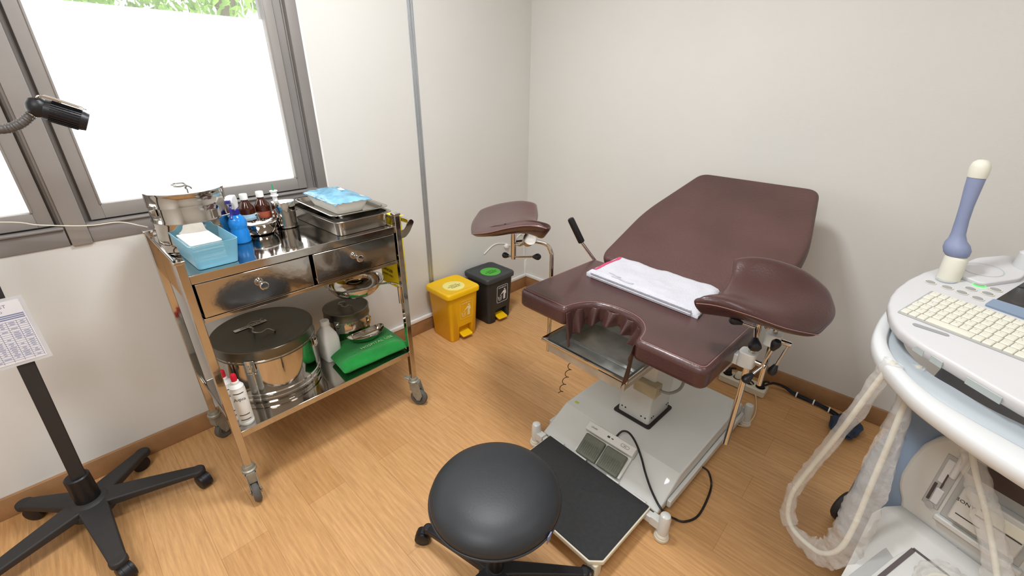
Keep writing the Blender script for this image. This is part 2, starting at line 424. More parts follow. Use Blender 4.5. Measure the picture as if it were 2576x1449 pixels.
# ------------------------------------------------------------------ windows
def fbox(bm, y0, y1, z0, z1, x0, x1): add_box(bm, ((x0+x1)/2, (y0+y1)/2, (z0+z1)/2), (x1-x0, y1-y0, z1-z0))
def window(name, y0, y1, gy0, gy1, right):
    """outer frame y0..y1, glass gy0..gy1"""
    w = bpy.data.objects.new(name, None); COL.objects.link(w); w['kind'] = 'structure'; w.location = (0, (y0+y1)/2, WZ0)
    cy = (y0+y1)/2
    def L(bm):
        for v in bm.verts: v.co.y -= cy; v.co.z -= WZ0
        return bm
    st = .040
    bm = B()
    fbox(bm, y0, y1, WZ0, 1.028, -.09, .004)          # bottom rail
    fbox(bm, y0, y1, 1.028, 1.036, -.09, .012)        # drip ledge
    fbox(bm, y0, y1, WZ1-.055, WZ1, -.09, .004)
    if right:
        fbox(bm, y1-.046, y1, WZ0, WZ1, -.09, .006)
        fbox(bm, y1-.052, y1-.046, WZ0+.05, WZ1-.05, -.09, -.022)
    else:
        fbox(bm, y0, y0+.05, WZ0, WZ1, -.09, .006)
    fbox(bm, y0, gy0-st+.002, WZ0, WZ1, -.095, -.032); fbox(bm, gy1+st-.002, y1, WZ0, WZ1, -.095, -.032)
    obj('outer_frame', L(bm), 'frame', w, smooth=0, bevel=.002)
    bm = B(); sx0, sx1 = -.075, -.016
    st = .040
    fbox(bm, gy0-st, gy0, 1.042, WZ1-.06, sx0, sx1); fbox(bm, gy1, gy1+st, 1.042, WZ1-.06, sx0, sx1)
    fbox(bm, gy0, gy1, 1.042, 1.094, sx0, sx1); fbox(bm, gy0, gy1, WZ1-.112, WZ1-.06, sx0, sx1)
    g = .012
    fbox(bm, gy0-g*.2, gy0+.004, 1.094, WZ1-.11, sx0, sx1+.004); fbox(bm, gy1-.004, gy1+g*.2, 1.094, WZ1-.11, sx0, sx1+.004)
    obj('sash', L(bm), 'frame_light', w, smooth=0, bevel=.0015)
    bm = B(); fbox(bm, gy0-st-.006, gy0-st, 1.036, WZ1-.055, sx0, -.030); fbox(bm, gy1+st, gy1+st+.006, 1.036, WZ1-.055, sx0, -.030)
    fbox(bm, gy0-st, gy1+st, 1.036, 1.042, sx0, -.03)
    obj('gasket', L(bm), 'gasket', w, smooth=0)
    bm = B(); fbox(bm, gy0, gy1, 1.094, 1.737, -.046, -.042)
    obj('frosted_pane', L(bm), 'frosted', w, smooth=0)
    bm = B(); fbox(bm, gy0, gy1, 1.737, WZ1-.112, -.046, -.042)
    obj('clear_pane', L(bm), 'clearglass', w, smooth=0)
    return w
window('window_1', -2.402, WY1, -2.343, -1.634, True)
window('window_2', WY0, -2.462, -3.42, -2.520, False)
bm = B(); fbox(bm, -2.458, -2.402, WZ0-.002, WZ1, -.09, .010); fbox(bm, -2.466, -2.458, WZ0, WZ1, -.09, -.012)
struct(obj('trim_5', bm, 'frame_light', smooth=0, bevel=.002))
sbox('trim_6', (0, WY1, WZ0-.004), (.003, WY1+.010, WZ1), 'white_trim')

# ------------------------------------------------------------------ outdoors seen through the clear glass strip
def leaf_cloud(cx, cy, cz, rx, ry, rz, n, s):
    bm = B()
    for _ in range(n):
        while True:
            p = Vector((random.uniform(-1, 1), random.uniform(-1, 1), random.uniform(-1, 1)))
            if p.length < 1: break
        p = Vector((cx+p.x*rx, cy+p.y*ry, cz+p.z*rz))
        R = Euler((random.uniform(0, 6), random.uniform(0, 6), random.uniform(0, 6))).to_matrix()
        q = [p + R @ Vector(v)*s*random.uniform(.6, 1.3) for v in ((-1, 0, 0), (0, -.4, .1), (1, 0, 0), (0, .4, .1))]
        bm.faces.new([bm.verts.new(v) for v in q])
    return bm
tr = thing('tree', 'leafy green tree outside beyond the top of the window', 'tree', (-4.6, -1.55, -1))
obj('trunk', tube([(0, 1.1, 0), (.05, 1.15, 2.0), (-.1, 1.25, 3.5), (.1, 1.45, 4.6)], .11, 10), 'bark', tr)
obj('crown', leaf_cloud(0, .0, 3.75, 1.0, 1.9, .95, 3600, .075), 'leaf', tr, smooth=0)
bd = thing('building', 'pale building with a yellow wall outside the window', 'building', (-8.6, 3.9, -1))
obj('wall', box((0, 0, 3.0), (1.5, 5, 6)), 'bldg_white', bd, smooth=0)
obj('ledge', box((.8, -.6, 3.35), (.5, 3.6, .5)), 'bldg_yellow', bd, smooth=0)
w = bpy.data.worlds.new('world'); scene.world = w; w.use_nodes = True
bgn = w.node_tree.nodes['Background']; bgn.inputs[0].default_value = (.92, .97, 1, 1); bgn.inputs[1].default_value = 1.9

# ------------------------------------------------------------------ lights
def area(name, loc, size, power, col=(1, 1, 1), rot=(0, 0, 0), sy=None):
    L = bpy.data.lights.new(name, 'AREA'); L.energy = power; L.color = col; L.shape = 'RECTANGLE'; L.size = size; L.size_y = sy or size
    o = bpy.data.objects.new(name, L); COL.objects.link(o); o.location = loc; o.rotation_euler = rot; return o
area('ceiling_panel_light', (1.08, -1.60, RZ1-.02), .34, 36, (.93, .97, 1))
area('ceiling_panel_light', (2.7, -1.35, RZ1-.02), .6, 8, (.94, .97, 1))
area('ceiling_panel_light', (1.9, -3.3, RZ1-.02), .9, 40, (.93, .97, 1))
# ------------------------------------------------------------------ instrument trolley
TX, TY = .349, -1.8685
HX, HY = .222, .3835
TOP = .948
def caster(parent, loc, ang, r=.036, w=.024, mfork='caster_grey', mwheel='rubber', brake=False, hood=False):
    """swivel caster: housing part with a wheel sub-part; loc = top centre of the swivel"""
    h = loc[2]
    bm = B()
    off = .022
    if hood:
        add_lathe(bm, [(0, 0), (.011, 0), (.011, -.012), (0, -.012)], 16)
        prof = []
        for k in range(9):
            a = PI*(k/8)*1.0
            prof.append((off + r*1.06*math.cos(a), -(h - r) + r*1.06*math.sin(a)))
        prof += [(off - r*1.06, -(h-r) - r*.25), (off - r*.4, -(h-r)-r*.1), (off+r*.3, -(h-r)+r*.1), (off+r*1.06, -(h-r)-r*.25)]
        m = Matrix.Translation((0, w*.5, 0)) @ RX(PI/2)
        add_prism(bm, prof, 0, w, m)
        add_box(bm, (off*.5, 0, -(h-2*r)*.5-.004), (.03, .022, max(.012, h-2*r)))
    else:
        add_lathe(bm, [(0, .004), (.019, .004), (.021, -.001), (.021, -.010), (.026, -.014), (.026, -.022), (.018, -.027), (0, -.027)], 24)
        for s in (-1, 1):
            poly = [(-.020, -.022), (.030, -.022), (off+.024, -(h-r)+.020), (off+.008, -(h-r)-.012), (off-.008, -(h-r)-.012), (off-.024, -(h-r)+.018)]
            add_prism(bm, poly, s*(w*.5+.004)-.0015, s*(w*.5+.004)+.0015, RX(PI/2))
        add_box(bm, (.006, 0, -.5*(.022+h-2*r-.004)), (.046, w+.010, max(.010, (h-2*r-.004)-.022)))
        add_cyl(bm, (off, -w*.5-.009, -(h-r)), (off, w*.5+.009, -(h-r)), .006, n=12)
    c = obj('caster', bm, mfork, parent, loc=loc, rot=(0, 0, ang), bevel=.0012 if hood else 0)
    bm = B()
    if hood:
        for s in (-1, 1):
            add_lathe(bm, [(0, -w*.35), (r*.8, -w*.35), (r, -w*.22), (r, w*.22), (r*.8, w*.35), (0, w*.35)], 26, Matrix.Translation((off, s*w*.72, -(h-r))) @ RX(PI/2))
    else:
        add_lathe(bm, [(0, -w*.3), (r*.5, -w*.3), (r*.55, -w*.5), (r*.86, -w*.5), (r*.97, -w*.3), (r, 0), (r*.97, w*.3), (r*.86, w*.5), (r*.55, w*.5), (r*.5, w*.3), (0, w*.3)], 32, Matrix.Translation((off, 0, -(h-r))) @ RX(PI/2))
    obj('wheel', bm, mwheel, c)
    if brake:
        b = box((-.024, 0, -.008), (.034, .022, .008), (0, .35, 0)); add_box(b, (-.040, 0, -.002), (.012, .026, .004), (0, .35, 0))
        obj('brake_pedal', b, mfork, c, bevel=.0015)
    return c

tro = thing('instrument_trolley', 'polished stainless steel instrument trolley with two drawers standing below the window', 'trolley', (TX, TY, 0), .008)
leg_i = 0
for sx, sy in ((1, -1), (1, 1), (-1, -1), (-1, 1)):
    bm = B(); x, y = sx*HX, sy*HY
    # L-section upright: two thin flanges
    add_box(bm, (x, y, .5795), (.025, .025, .837))
    l_ = obj('leg', bm, 'steel', tro, bevel=.002)
    obj('end_cap', box((x, y, 1.003), (.031, .031, .010)), 'chrome', l_, bevel=.002)
    caster(tro, (x, y, .186 if False else .160), {(1, -1): -.16, (1, 1): .55, (-1, -1): 2.0, (-1, 1): .9}[(sx, sy)], r=.044, w=.026, brake=(sx, sy) == (1, 1))
# top tray with raised rim
bm = B()
add_box(bm, (0, 0, TOP-.004), (2*HX-.004, 2*HY-.028, .006))
for a in (-1, 1):
    add_box(bm, (a*(HX+.001), 0, TOP-.010), (.006, 2*HY-.024, .030))
    add_box(bm, (0, a*(HY-.014), TOP-.010), (2*HX-.026, .006, .030))
obj('tabletop', bm, 'steel', tro, bevel=.0022)
# guard rails
bm = B()
add_cyl(bm, (HX-.012, -HY, .984), (-HX+.012, -HY, .984), .0055); add_cyl(bm, (-HX, -HY+.012, .984), (-HX, HY-.012, .984), .0055); add_cyl(bm, (-HX+.012, HY, .984), (HX-.012, HY, .984), .0055)
obj('guard_rail', bm, 'chrome', tro)
# drawer housing
bm = B(); z0, z1 = .800, .926
add_box(bm, (0, 0, z0-.006), (2*HX-.02, 2*HY-.026, .006)); add_box(bm, (0, 0, z1), (2*HX-.02, 2*HY-.026, .004))
add_box(bm, (-HX+.012, 0, (z0+z1)/2), (.004, 2*HY-.026, z1-z0))
for y in (-HY+.014, .005, HY-.014): add_box(bm, (-.004, y, (z0+z1)/2), (2*HX-.03, .006, z1-z0))
add_box(bm, (HX-.004, 0, z0-.008), (.014, 2*HY-.03, .014))
obj('drawer_housing', bm, 'steel', tro, bevel=.0012)
for y0, y1 in ((-HY+.020, -.002), (.012, HY-.020)):
    bm = B(); add_box(bm, (HX+.002, (y0+y1)/2, (z0+z1)/2-.001), (.007, y1-y0, z1-z0-.008)); add_box(bm, (0, (y0+y1)/2, z0+.012), (2*HX-.04, y1-y0-.01, .012))
    d = obj('drawer', bm, 'steel', tro, bevel=.0016)
    yc = (y0+y1)/2 + (.005 if y0 < 0 else -.005)
    obj('knob', lathe([(0, 0), (.009, 0), (.008, .008), (.0075, .014), (.013, .018), (.0145, .022), (.0145, .029), (.012, .031), (0, .0305)], 24, T(HX+.005, yc, (z0+z1)/2+.004) @ RY(PI/2)), 'chrome', d)
# lower shelf
bm = B(); zs = .318
add_box(bm, (0, 0, zs-.004), (2*HX-.004, 2*HY-.014, .006))
for a in (-1, 1):
    add_box(bm, (a*(HX+.002), 0, zs-.010), (.006, 2*HY-.024, .026)); add_box(bm, (0, a*(HY-.004), zs-.010), (2*HX-.026, .006, .026))
obj('lower_shelf', bm, 'steel', tro, bevel=.0018)
SH = zs-.001
# push handle at the far end
bm = B()
for sx in (-1, 1):
    m = T(sx*(HX+.004), 0, 0) @ Matrix(((0, 0, 1, 0), (1, 0, 0, 0), (0, 1, 0, 0), (0, 0, 0, 1)))
    y = HY
    add_prism(bm, rpoly([(y+.008, .895), (y+.034, .893), (y+.058, .912), (y+.085, .952), (y+.075, .968), (y+.060, .966), (y+.034, .928), (y+.008, .928)], .01, 3), -.002, .002, m)
add_cyl(bm, (-HX-.006, HY+.073, .953), (HX+.006, HY+.073, .953), .0105)
obj('push_handle', bm, 'chrome', tro)
# basin hoop at the end (wire ring holding the bowl)
bm = B(); HBX, HBY, HBZ, HBR = .006, .262, .664, .122
add_tube(bm, [(HBX+HBR*math.cos(a), HBY+HBR*math.sin(a), HBZ) for a in [2*PI*k/28 for k in range(28)]], .004, 8, 2, True)
add_tube(bm, [(HBX+.108, HBY+.05, HBZ), (.16, .35, HBZ+.012), (HX-.012, HY-.016, HBZ+.014), (HX-.004, HY-.018, HBZ-.002)], .0045, 8, 5)
add_cyl(bm, (HX-.004, HY-.018, HBZ+.006), (HX-.004, HY-.018, HBZ-.075), .009, n=14)
obj('basin_hoop', bm, 'chrome', tro)

def tw(lx, ly): # trolley local to world
    c, s = math.cos(.008), math.sin(.008); return (TX+c*lx-s*ly, TY+s*lx+c*ly)

# ------------------------------------------------------------------ sterilising drums
def make_drum(name, label, cat, x, y, z, r, h, rot, lid_m='steel', tape=None, bands=(.5,), group=None, latch_ang=0., dark=False):
    t = thing(name, label, cat, (x, y, z), rot, group)
    b = []
    b += [(0, 0), (r*.97, 0), (r, .006), (r, .014), (r*.985, .018)]
    for f in bands: b += [(r*.985, h*f-.006), (r*1.004, h*f-.002), (r*1.004, h*f+.002), (r*.985, h*f+.006)]
    b += [(r*.985, h*.8), (r*.97, h*.8), (r*.97, h*.12), (0, h*.12)]
    obj('body', lathe(b, 64), 'steel', t)
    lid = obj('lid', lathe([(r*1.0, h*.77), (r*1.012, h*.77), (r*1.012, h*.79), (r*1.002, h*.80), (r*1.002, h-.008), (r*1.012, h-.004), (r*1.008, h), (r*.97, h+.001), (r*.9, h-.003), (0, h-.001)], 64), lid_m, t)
    # wire loop handle on the lid
    s = r/.19
    hp = [(-.035*s, .016*s, .002), (-.040*s, .012*s, .007), (-.028*s, .004*s, .010), (-.034*s, -.014*s, .010), (-.018*s, -.026*s, .010), (0, -.020*s, .010), (.018*s, -.026*s, .010), (.034*s, -.014*s, .010), (.028*s, .004*s, .010), (.040*s, .012*s, .007), (.035*s, .016*s, .002)]
    obj('lid_handle', tube([(a*1.7, b_*1.7, h-.001+c*1.3) for a, b_, c in hp], .0032*max(.9, s), 8, 5), 'zinc', lid)
    # latch plate
    bm = B()
    add_box(bm, (r*1.02, 0, h*.74), (.005, .034*max(.7, s), .05*max(.7, s))); add_cyl(bm, (r*1.02, 0, h*.73), (r*1.02+.010, 0, h*.73), .006, n=14); add_box(bm, (r*1.025, 0, h*.60), (.003, .030*max(.7, s), .004))
    xf(bm.verts, RZ(latch_ang)); obj('latch', bm, 'chrome', t, bevel=.001)
    # bail handle folded at the side
    bm = B(); a0 = latch_ang + PI*.5
    bm.free()
    for a in (a0, a0+PI): obj('ear', box((r*1.02*math.cos(a), r*1.02*math.sin(a), h*.62), (.008, .02, .03), (0, 0, a)), 'chrome', t, bevel=.001)
    P = [(r*1.035*math.cos(a0+PI*k/14), r*1.035*math.sin(a0+PI*k/14), h*.62-.012 - .02*math.sin(PI*k/14)) for k in range(15)]
    obj('bail_handle', tube(P, .0024, 8, 2), 'chrome', t)
    return t, lid
x, y = .240, -2.125
d1, lid1 = make_drum('sterilising_drum', 'tall stainless drum with flat lid on the tabletop beside the blue box', 'drum', x, y, TOP, .119, .212, 0, latch_ang=-1.15, bands=(.16, .52,))
x, y = .295, -2.012
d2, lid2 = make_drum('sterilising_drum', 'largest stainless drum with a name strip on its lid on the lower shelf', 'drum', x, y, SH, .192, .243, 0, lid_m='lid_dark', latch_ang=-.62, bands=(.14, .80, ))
# cloth tape strips and a printed name strip on the big lid
obj('name_strip', box((-.052, -.030, .2445), (.020, .130, .0012), (0, 0, .09)), 'paper_label', lid2, smooth=0)
obj('name_lettering', text('OPERATING', .0155, T(-.052, -.030, .2454) @ RZ(PI/2+.09)), 'ink', lid2, smooth=0)
x, y = .232, -1.617
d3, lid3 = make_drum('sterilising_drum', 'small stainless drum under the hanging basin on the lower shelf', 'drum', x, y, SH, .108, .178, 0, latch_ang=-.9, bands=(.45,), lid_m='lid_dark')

# ------------------------------------------------------------------ things on the tabletop
# blue plastic box with gauze
bx = thing('plastic_box', 'translucent light blue open box of gauze at the front corner of the tabletop', 'box', (.398, -2.144, TOP+.001), .035)
obj('box_shell', shell(rrect(0, 0, .262, .118, .014), 0, rrect(0, 0, .300, .142, .018), .083, .0022), 'bluebox', bx, smooth=50)
gz = thing('gauze_stack', 'stack of folded white gauze squares inside the light blue box', 'gauze', (.418, -2.153, TOP+.005), .035)
gzl = []
for i in range(14):
    w_ = .168 - random.uniform(0, .01); h_ = .094 - random.uniform(0, .006)
    o = obj('gauze_square', prism(rrect(random.uniform(-.004, .004), random.uniform(-.003, .003), w_, h_, .006), i*.0052, i*.0052+.0042), 'gauze', gz, bevel=.001)
# spray bottle
sp = thing('spray_bottle', 'blue spray bottle with white and navy trigger head behind the light blue box', 'bottle', (.318, -2.006, TOP), 0)
obj('bottle_body', lathe([(0, 0), (.029, 0), (.032, .004), (.032, .040), (.029, .052), (.029, .058), (.032, .068), (.031, .082), (.022, .100), (.013, .108), (.012, .114), (0, .114)], 36), 'spraybottle', sp)
obj('collar', lathe([(.015, .108), (.0165, .110), (.0165, .126), (.013, .130), (0, .130)], 24), 'navy', sp)
bm = B(); m = RZ(-.5)
add_prism(bm, [(-.020, .128), (.014, .128), (.018, .142), (.040, .158), (.042, .172), (.018, .180), (-.020, .176), (-.034, .154)], -.012, .012, m @ RX(PI/2))
obj('spray_head', bm, 'clearwhite', sp, bevel=.004, bseg=3)
bm = B(); add_prism(bm, [(.036, .156), (.052, .158), (.054, .170), (.036, .170)], -.007, .007, m @ RX(PI/2)); add_tube(bm, [tuple(m @ Vector(p)) for p in ((.022, 0, .152), (.040, 0, .140), (.046, 0, .118), (.056, 0, .104))], .0045, 8, 6)
obj('trigger', bm, 'navy', sp)
# amber bottles
def amber(x, y, label, lab, lz):
    t = thing('medicine_bottle', label, 'bottle', (x, y, TOP), 0, None)
    obj('glass', lathe([(0, 0), (.026, 0), (.029, .004), (.029, .088), (.027, .098), (.014, .118), (.0125, .124), (.0125, .130), (0, .130)], 36), 'amber', t)
    obj('cap', lathe([(0, .150), (.0135, .150), (.0145, .147), (.0145, .128), (.012, .127), (0, .127)], 28), 'whiteplastic', t)
    obj('paper_label', lathe([(.0293, .018), (.0296, .019), (.0296, .070), (.0293, .071)], 36), lab, t)
    return t
amber(.186, -1.930, 'brown glass bottle with white cap and pale blue label, nearer the spray bottle', 'bluelabel', 0)
amber(.181, -1.868, 'brown glass bottle with white cap and rust brown label behind the lidded bowl', 'amberlabel', 0)
# lidded bowl
bw = thing('lidded_bowl', 'small round stainless bowl with domed knob lid in front of the brown bottles', 'bowl', (.246, -1.912, TOP))
obj('bowl_body', lathe([(0, 0), (.040, 0), (.050, .004), (.060, .020), (.063, .042), (.066, .044), (.0655, .046), (.060, .044), (0, .044)], 48), 'steel', bw)
ld = obj('lid', lathe([(.066, .0455), (.067, .047), (.060, .052), (.035, .057), (0, .059)], 48), 'steel', bw)
obj('knob', lathe([(0, .057), (.006, .058), (.006, .068), (.009, .071), (.009, .077), (.006, .080), (0, .080)], 24), 'chrome', ld)
# canister
cn = thing('forceps_canister', 'upright stainless canister with hinged lid beside the lidded bowl', 'canister', (.236, -1.804, TOP))
obj('canister_body', lathe([(0, 0), (.040, 0), (.043, .003), (.043, .006), (.041, .008), (.041, .082), (.0435, .084), (0, .086)], 48), 'steel', cn)
obj('lid', lathe([(.0445, .080), (.0445, .106), (.043, .109), (.025, .111), (0, .112)], 48), 'steel', cn)
sy = thing('syringe', 'white syringe with green needle standing in the stainless canister lid', 'syringe', (.222, -1.826, TOP+.110))
obj('barrel', lathe([(0, 0), (.009, 0), (.009, .020), (.015, .021), (.015, .025), (.010, .027), (.012, .034), (.010, .038), (.015, .040), (.015, .043), (0, .044)], 24), 'clearwhite', sy)
obj('needle_hub', cyl((0, 0, .044), (-.003, 0, .070), .0032, .0018, 12), 'green_hub', sy)
# trays
t1 = thing('instrument_tray', 'deep stainless instrument tray at the far end of the tabletop', 'tray', (.322, -1.608, TOP+.0005), .03)
obj('tray_pan', shell(rrect(0, 0, .398, .228, .03), 0, rrect(0, 0, .410, .240, .034), .060, .0018), 'steel_dull', t1)
bm = B(); add_grid(bm, [[(x, y, .0585) for x, y in rrect(0, 0, .408, .238, .034)], [(x, y, .0595) for x, y in rrect(0, 0, .436, .264, .04)], [(x, y, .0575) for x, y in rrect(0, 0, .440, .268, .042)]], True)
obj('tray_rim', bm, 'steel_dull', t1, solid=.0014)
t2 = thing('shallow_tray', 'shallow stainless tray lying on top of the deep tray', 'tray', (.316, -1.600, TOP+.0625), -.02)
obj('tray_pan', shell(rrect(0, 0, .370, .200, .03), 0, rrect(0, 0, .392, .222, .036), .018, .0016), 'steel_dull', t2)
bm = B(); add_grid(bm, [[(x, y, .0175) for x, y in rrect(0, 0, .391, .221, .036)], [(x, y, .0188) for x, y in rrect(0, 0, .424, .252, .042)]], True)
obj('tray_rim', bm, 'steel', t2, solid=.0014)
t3 = thing('wrapped_tray', 'white tray sealed in crinkled light blue film on top of the shallow tray', 'tray', (.322, -1.612, TOP+.0652), -.02)
obj('white_tray', shell(rrect(0, 0, .245, .115, .022), 0, rrect(0, 0, .300, .160, .03), .050, .0025), 'whitetray', t3)
rows = []
random.seed(5)
for i in range(15):
    row = []
    for j in range(23):
        u = i/14*2-1; v = j/22*2-1
        e = max(abs(u), abs(v))
        z = .054 + .024*(1-abs(u)**1.2)*(1-abs(v)**1.3) + random.uniform(-.0045, .0045)
        if e > .9: z = .050 - .006*(abs(u) > .9) + random.uniform(-.002, .003)
        row.append((v*.158, u*.081 + .003*math.sin(9*v), z))
    rows.append(row)
obj('film_wrap', grid(rows), 'bluewrap', t3, smooth=60, solid=.0006)
obj('film_label', box((.03, .012, .0795), (.032, .016, .0008), (.12, .10, .1)), 'whitetray', t3, smooth=0)

# ------------------------------------------------------------------ things on the lower shelf
def squeeze_bottle(x, y, label, h, rot):
    t = thing('squeeze_bottle', label, 'bottle', (x, y, SH), rot)
    obj('bottle_body', lathe([(0, 0), (.023, 0), (.0255, .004), (.0255, .014), (.0245, .017), (.0255, .020), (.0255, h*.70), (.0235, h*.73), (.024, h*.76), (.018, h*.80), (.0135, h*.82), (.0135, h*.86), (.012, h*.87), (0, h*.87)], 32), 'whiteplastic', t)
    obj('cap', lathe([(0, h*.86), (.009, h*.86), (.0095, h*.88), (.0105, h*.92), (.010, h*.98), (.007, h), (0, h)], 20), 'redcap', t)
    for z in (h*.66, h*.12, h*.22):
        for a0, a1 in ((-.3, 1.1),):
            bm = B()
            P = [(.0259*math.cos(a0+(a1-a0)*k/8), .0259*math.sin(a0+(a1-a0)*k/8)) for k in range(9)]
            add_grid(bm, [[(px, py, z) for px, py in P], [(px, py, z+.0035) for px, py in P]]); obj('label_band', bm, 'ink', t, smooth=0)
    bm = B(); add_text(bm, 'Aqua', .019, T(.0270*math.cos(.35), .0270*math.sin(.35), h*.56) @ RZ(PI/2+.35) @ RX(PI/2) @ RZ(0), .0002)
    obj('label_lettering', bm, 'ink', t, smooth=0)
    return t
squeeze_bottle(.528, -2.200, 'red capped white squeeze bottle in the front corner of the lower shelf', .222, -.6)
squeeze_bottle(.472, -2.222, 'red capped white squeeze bottle half hidden behind the corner squeeze bottle', .222, -.9)
jg = thing('plastic_jug', 'plain white plastic jug between the largest drum and the small drum', 'jug', (.335, -1.772, SH), .1)
jp = [(.045, .035, 0), (.048, .038, .004), (.048, .038, .105), (.040, .032, .135), (.020, .018, .165), (.0165, .0165, .175)]
rows = []
for a, b_, z in jp: rows.append([(px, py, z) for px, py in rrect(0, 0, 2*a, 2*b_, min(a, b_)*.5 if z < .16 else min(a, b_)*.95, 4)])
bm = B(); V = add_grid(bm, rows, True); bm.faces.new(V[0]); bm.faces.new(V[-1])
obj('jug_body', bm, 'jug', jg, smooth=50)
obj('cap', lathe([(0, .198), (.019, .198), (.021, .195), (.021, .176), (.018, .174), (0, .174)], 24), 'jug', jg)
# green pack
gp = thing('cloth_pack', 'folded bright green cloth pack at the front right of the lower shelf', 'cloth', (.440, -1.640, SH+.0005), .0)
gx, gy = tw(0, 0)
corners = [(-.145, -.150), (.108, -.172), (.124, .172), (-.165, .178)]
def quad(u, v):
    a = Vector(corners[0])*(1-u)*(1-v)+Vector(corners[1])*u*(1-v)+Vector(corners[2])*u*v+Vector(corners[3])*(1-u)*v
    return a
rows = []; random.seed(3)
NU, NV = 20, 28
top = [[None]*(NV+1) for _ in range(NU+1)]
bm = B()
def pk(u, v, s):
    p = quad(u, v); e = min(u, 1-u, v, 1-v)
    th = min(1, (e/.16))**.55
    z = .026 + s*(.024*th + (.002*math.sin(9*u+3*v) + .0016*math.sin(17*v-6*u))*th)
    if s > 0: z += .010*math.exp(-((u-.78-.1*v)**2)/.002)*th - .007*math.exp(-((u-.90-.03*v)**2)/.0006)*th
    return (p.x, p.y, max(.001, z))
bt = [[bm.verts.new(pk(i/NU, j/NV, 1)) for j in range(NV+1)] for i in range(NU+1)]
bb = [[bt[i][j] if i in (0, NU) or j in (0, NV) else bm.verts.new(pk(i/NU, j/NV, -1)) for j in range(NV+1)] for i in range(NU+1)]
for G in (bt, bb):
    for i in range(NU):
        for j in range(NV): bm.faces.new((G[i][j], G[i+1][j], G[i+1][j+1], G[i][j+1]))
obj('cloth_body', bm, 'greencloth', gp, smooth=80, sub=1)
obj('cloth_print', text('HOSPITAL USE', .026, T(.022, .045, .0565) @ RZ(PI/2-.02)), 'clothprint', gp, smooth=0)
# kidney dish
kd = thing('kidney_dish', 'kidney shaped stainless dish lying on the green cloth pack', 'dish', (.385, -1.600, SH+.055), PI/2+.02)
def kidney(s, k=40):
    out = []
    for i in range(k):
        a = 2*PI*i/k; x = math.cos(a)*.096; y = math.sin(a)*.046
        if y > 0: pass
        y += -.028*(1-(x/.096)**2)
        y += .012
        out.append((x*s[0], y*s[1]+s[2]))
    return out
rows = [[(x, y, z) for x, y in kidney(sc)] for sc, z in (((.74, .62, 0), 0), ((.86, .82, 0), .008), ((.96, .98, 0), .026), ((1.0, 1.03, 0), .030), ((.975, .97, 0), .029), ((.86, .80, 0), .010), ((.72, .58, 0), .003))]
bm = B(); V = add_grid(bm, rows, True); bm.faces.new(V[0]); bm.faces.new(V[-1])
obj('dish_body', bm, 'steel', kd, smooth=60)
# hanging basin
hbx, hby = tw(HBX, HBY)
bs = thing('wash_basin', 'wide stainless basin hanging in the wire hoop below the right drawer', 'basin', (hbx, hby, HBZ))
r = HBR-.0005
prof = [(r+.010, .006), (r+.012, .004), (r+.010, .0045), (r-.006, -.004), (r*.92, -.024), (r*.76, -.048), (r*.46, -.063), (0, -.065), ]
inner = [(0, -.0635), (r*.45, -.0615), (r*.745, -.0465), (r*.905, -.0232), (r-.009, -.002), (r+.006, .0055), (r+.010, .006)]
obj('basin_body', lathe(prof+inner, 56), 'steel', bs)
# yellow sharps carton on the end of the trolley
yb = thing('sharps_box', 'yellow cardboard sharps box hanging at the far end of the trolley', 'box', (.428, -1.4405, .62))
obj('carton', box((0, 0, .175), (.165, .036, .35)), 'box_yellow', yb, bevel=.002)
obj('flap', box((.075, 0, .352), (.05, .046, .003), (0, -.25, 0)), 'box_yellow', yb)
bm = B()
m = T(0, -.0205, 0) @ RX(PI/2)
add_tube(bm, [(x, -.0205, z) for x, z in rrect(-.02, .20, .12, .16, .03, 3)], .0012, 4, 0, True)
add_text(bm, 'DANGER', .022, T(-.02, -.0207, .075) @ RX(PI/2)); add_text(bm, 'SHARPS ONLY', .014, T(-.02, -.0207, .050) @ RX(PI/2))
obj('carton_print', bm, 'ink', yb, smooth=0)
# white cord from the left, running in front of the window sill to the trolley
cd = obj('white_cable', tube([(.05, -3.25, 1.12), (.05, -2.9, 1.135), (.05, -2.594, 1.092), (.05, -2.512, 1.065), (.05, -2.40, 1.039), (.05, -2.315, 1.034), (.062, -2.262, 1.012), (.10, -2.246, 1.011)], .0018, 8, 6), 'cable_white')
tag(cd, 'thin pale cable running along the window sill to the trolley corner', 'cable')
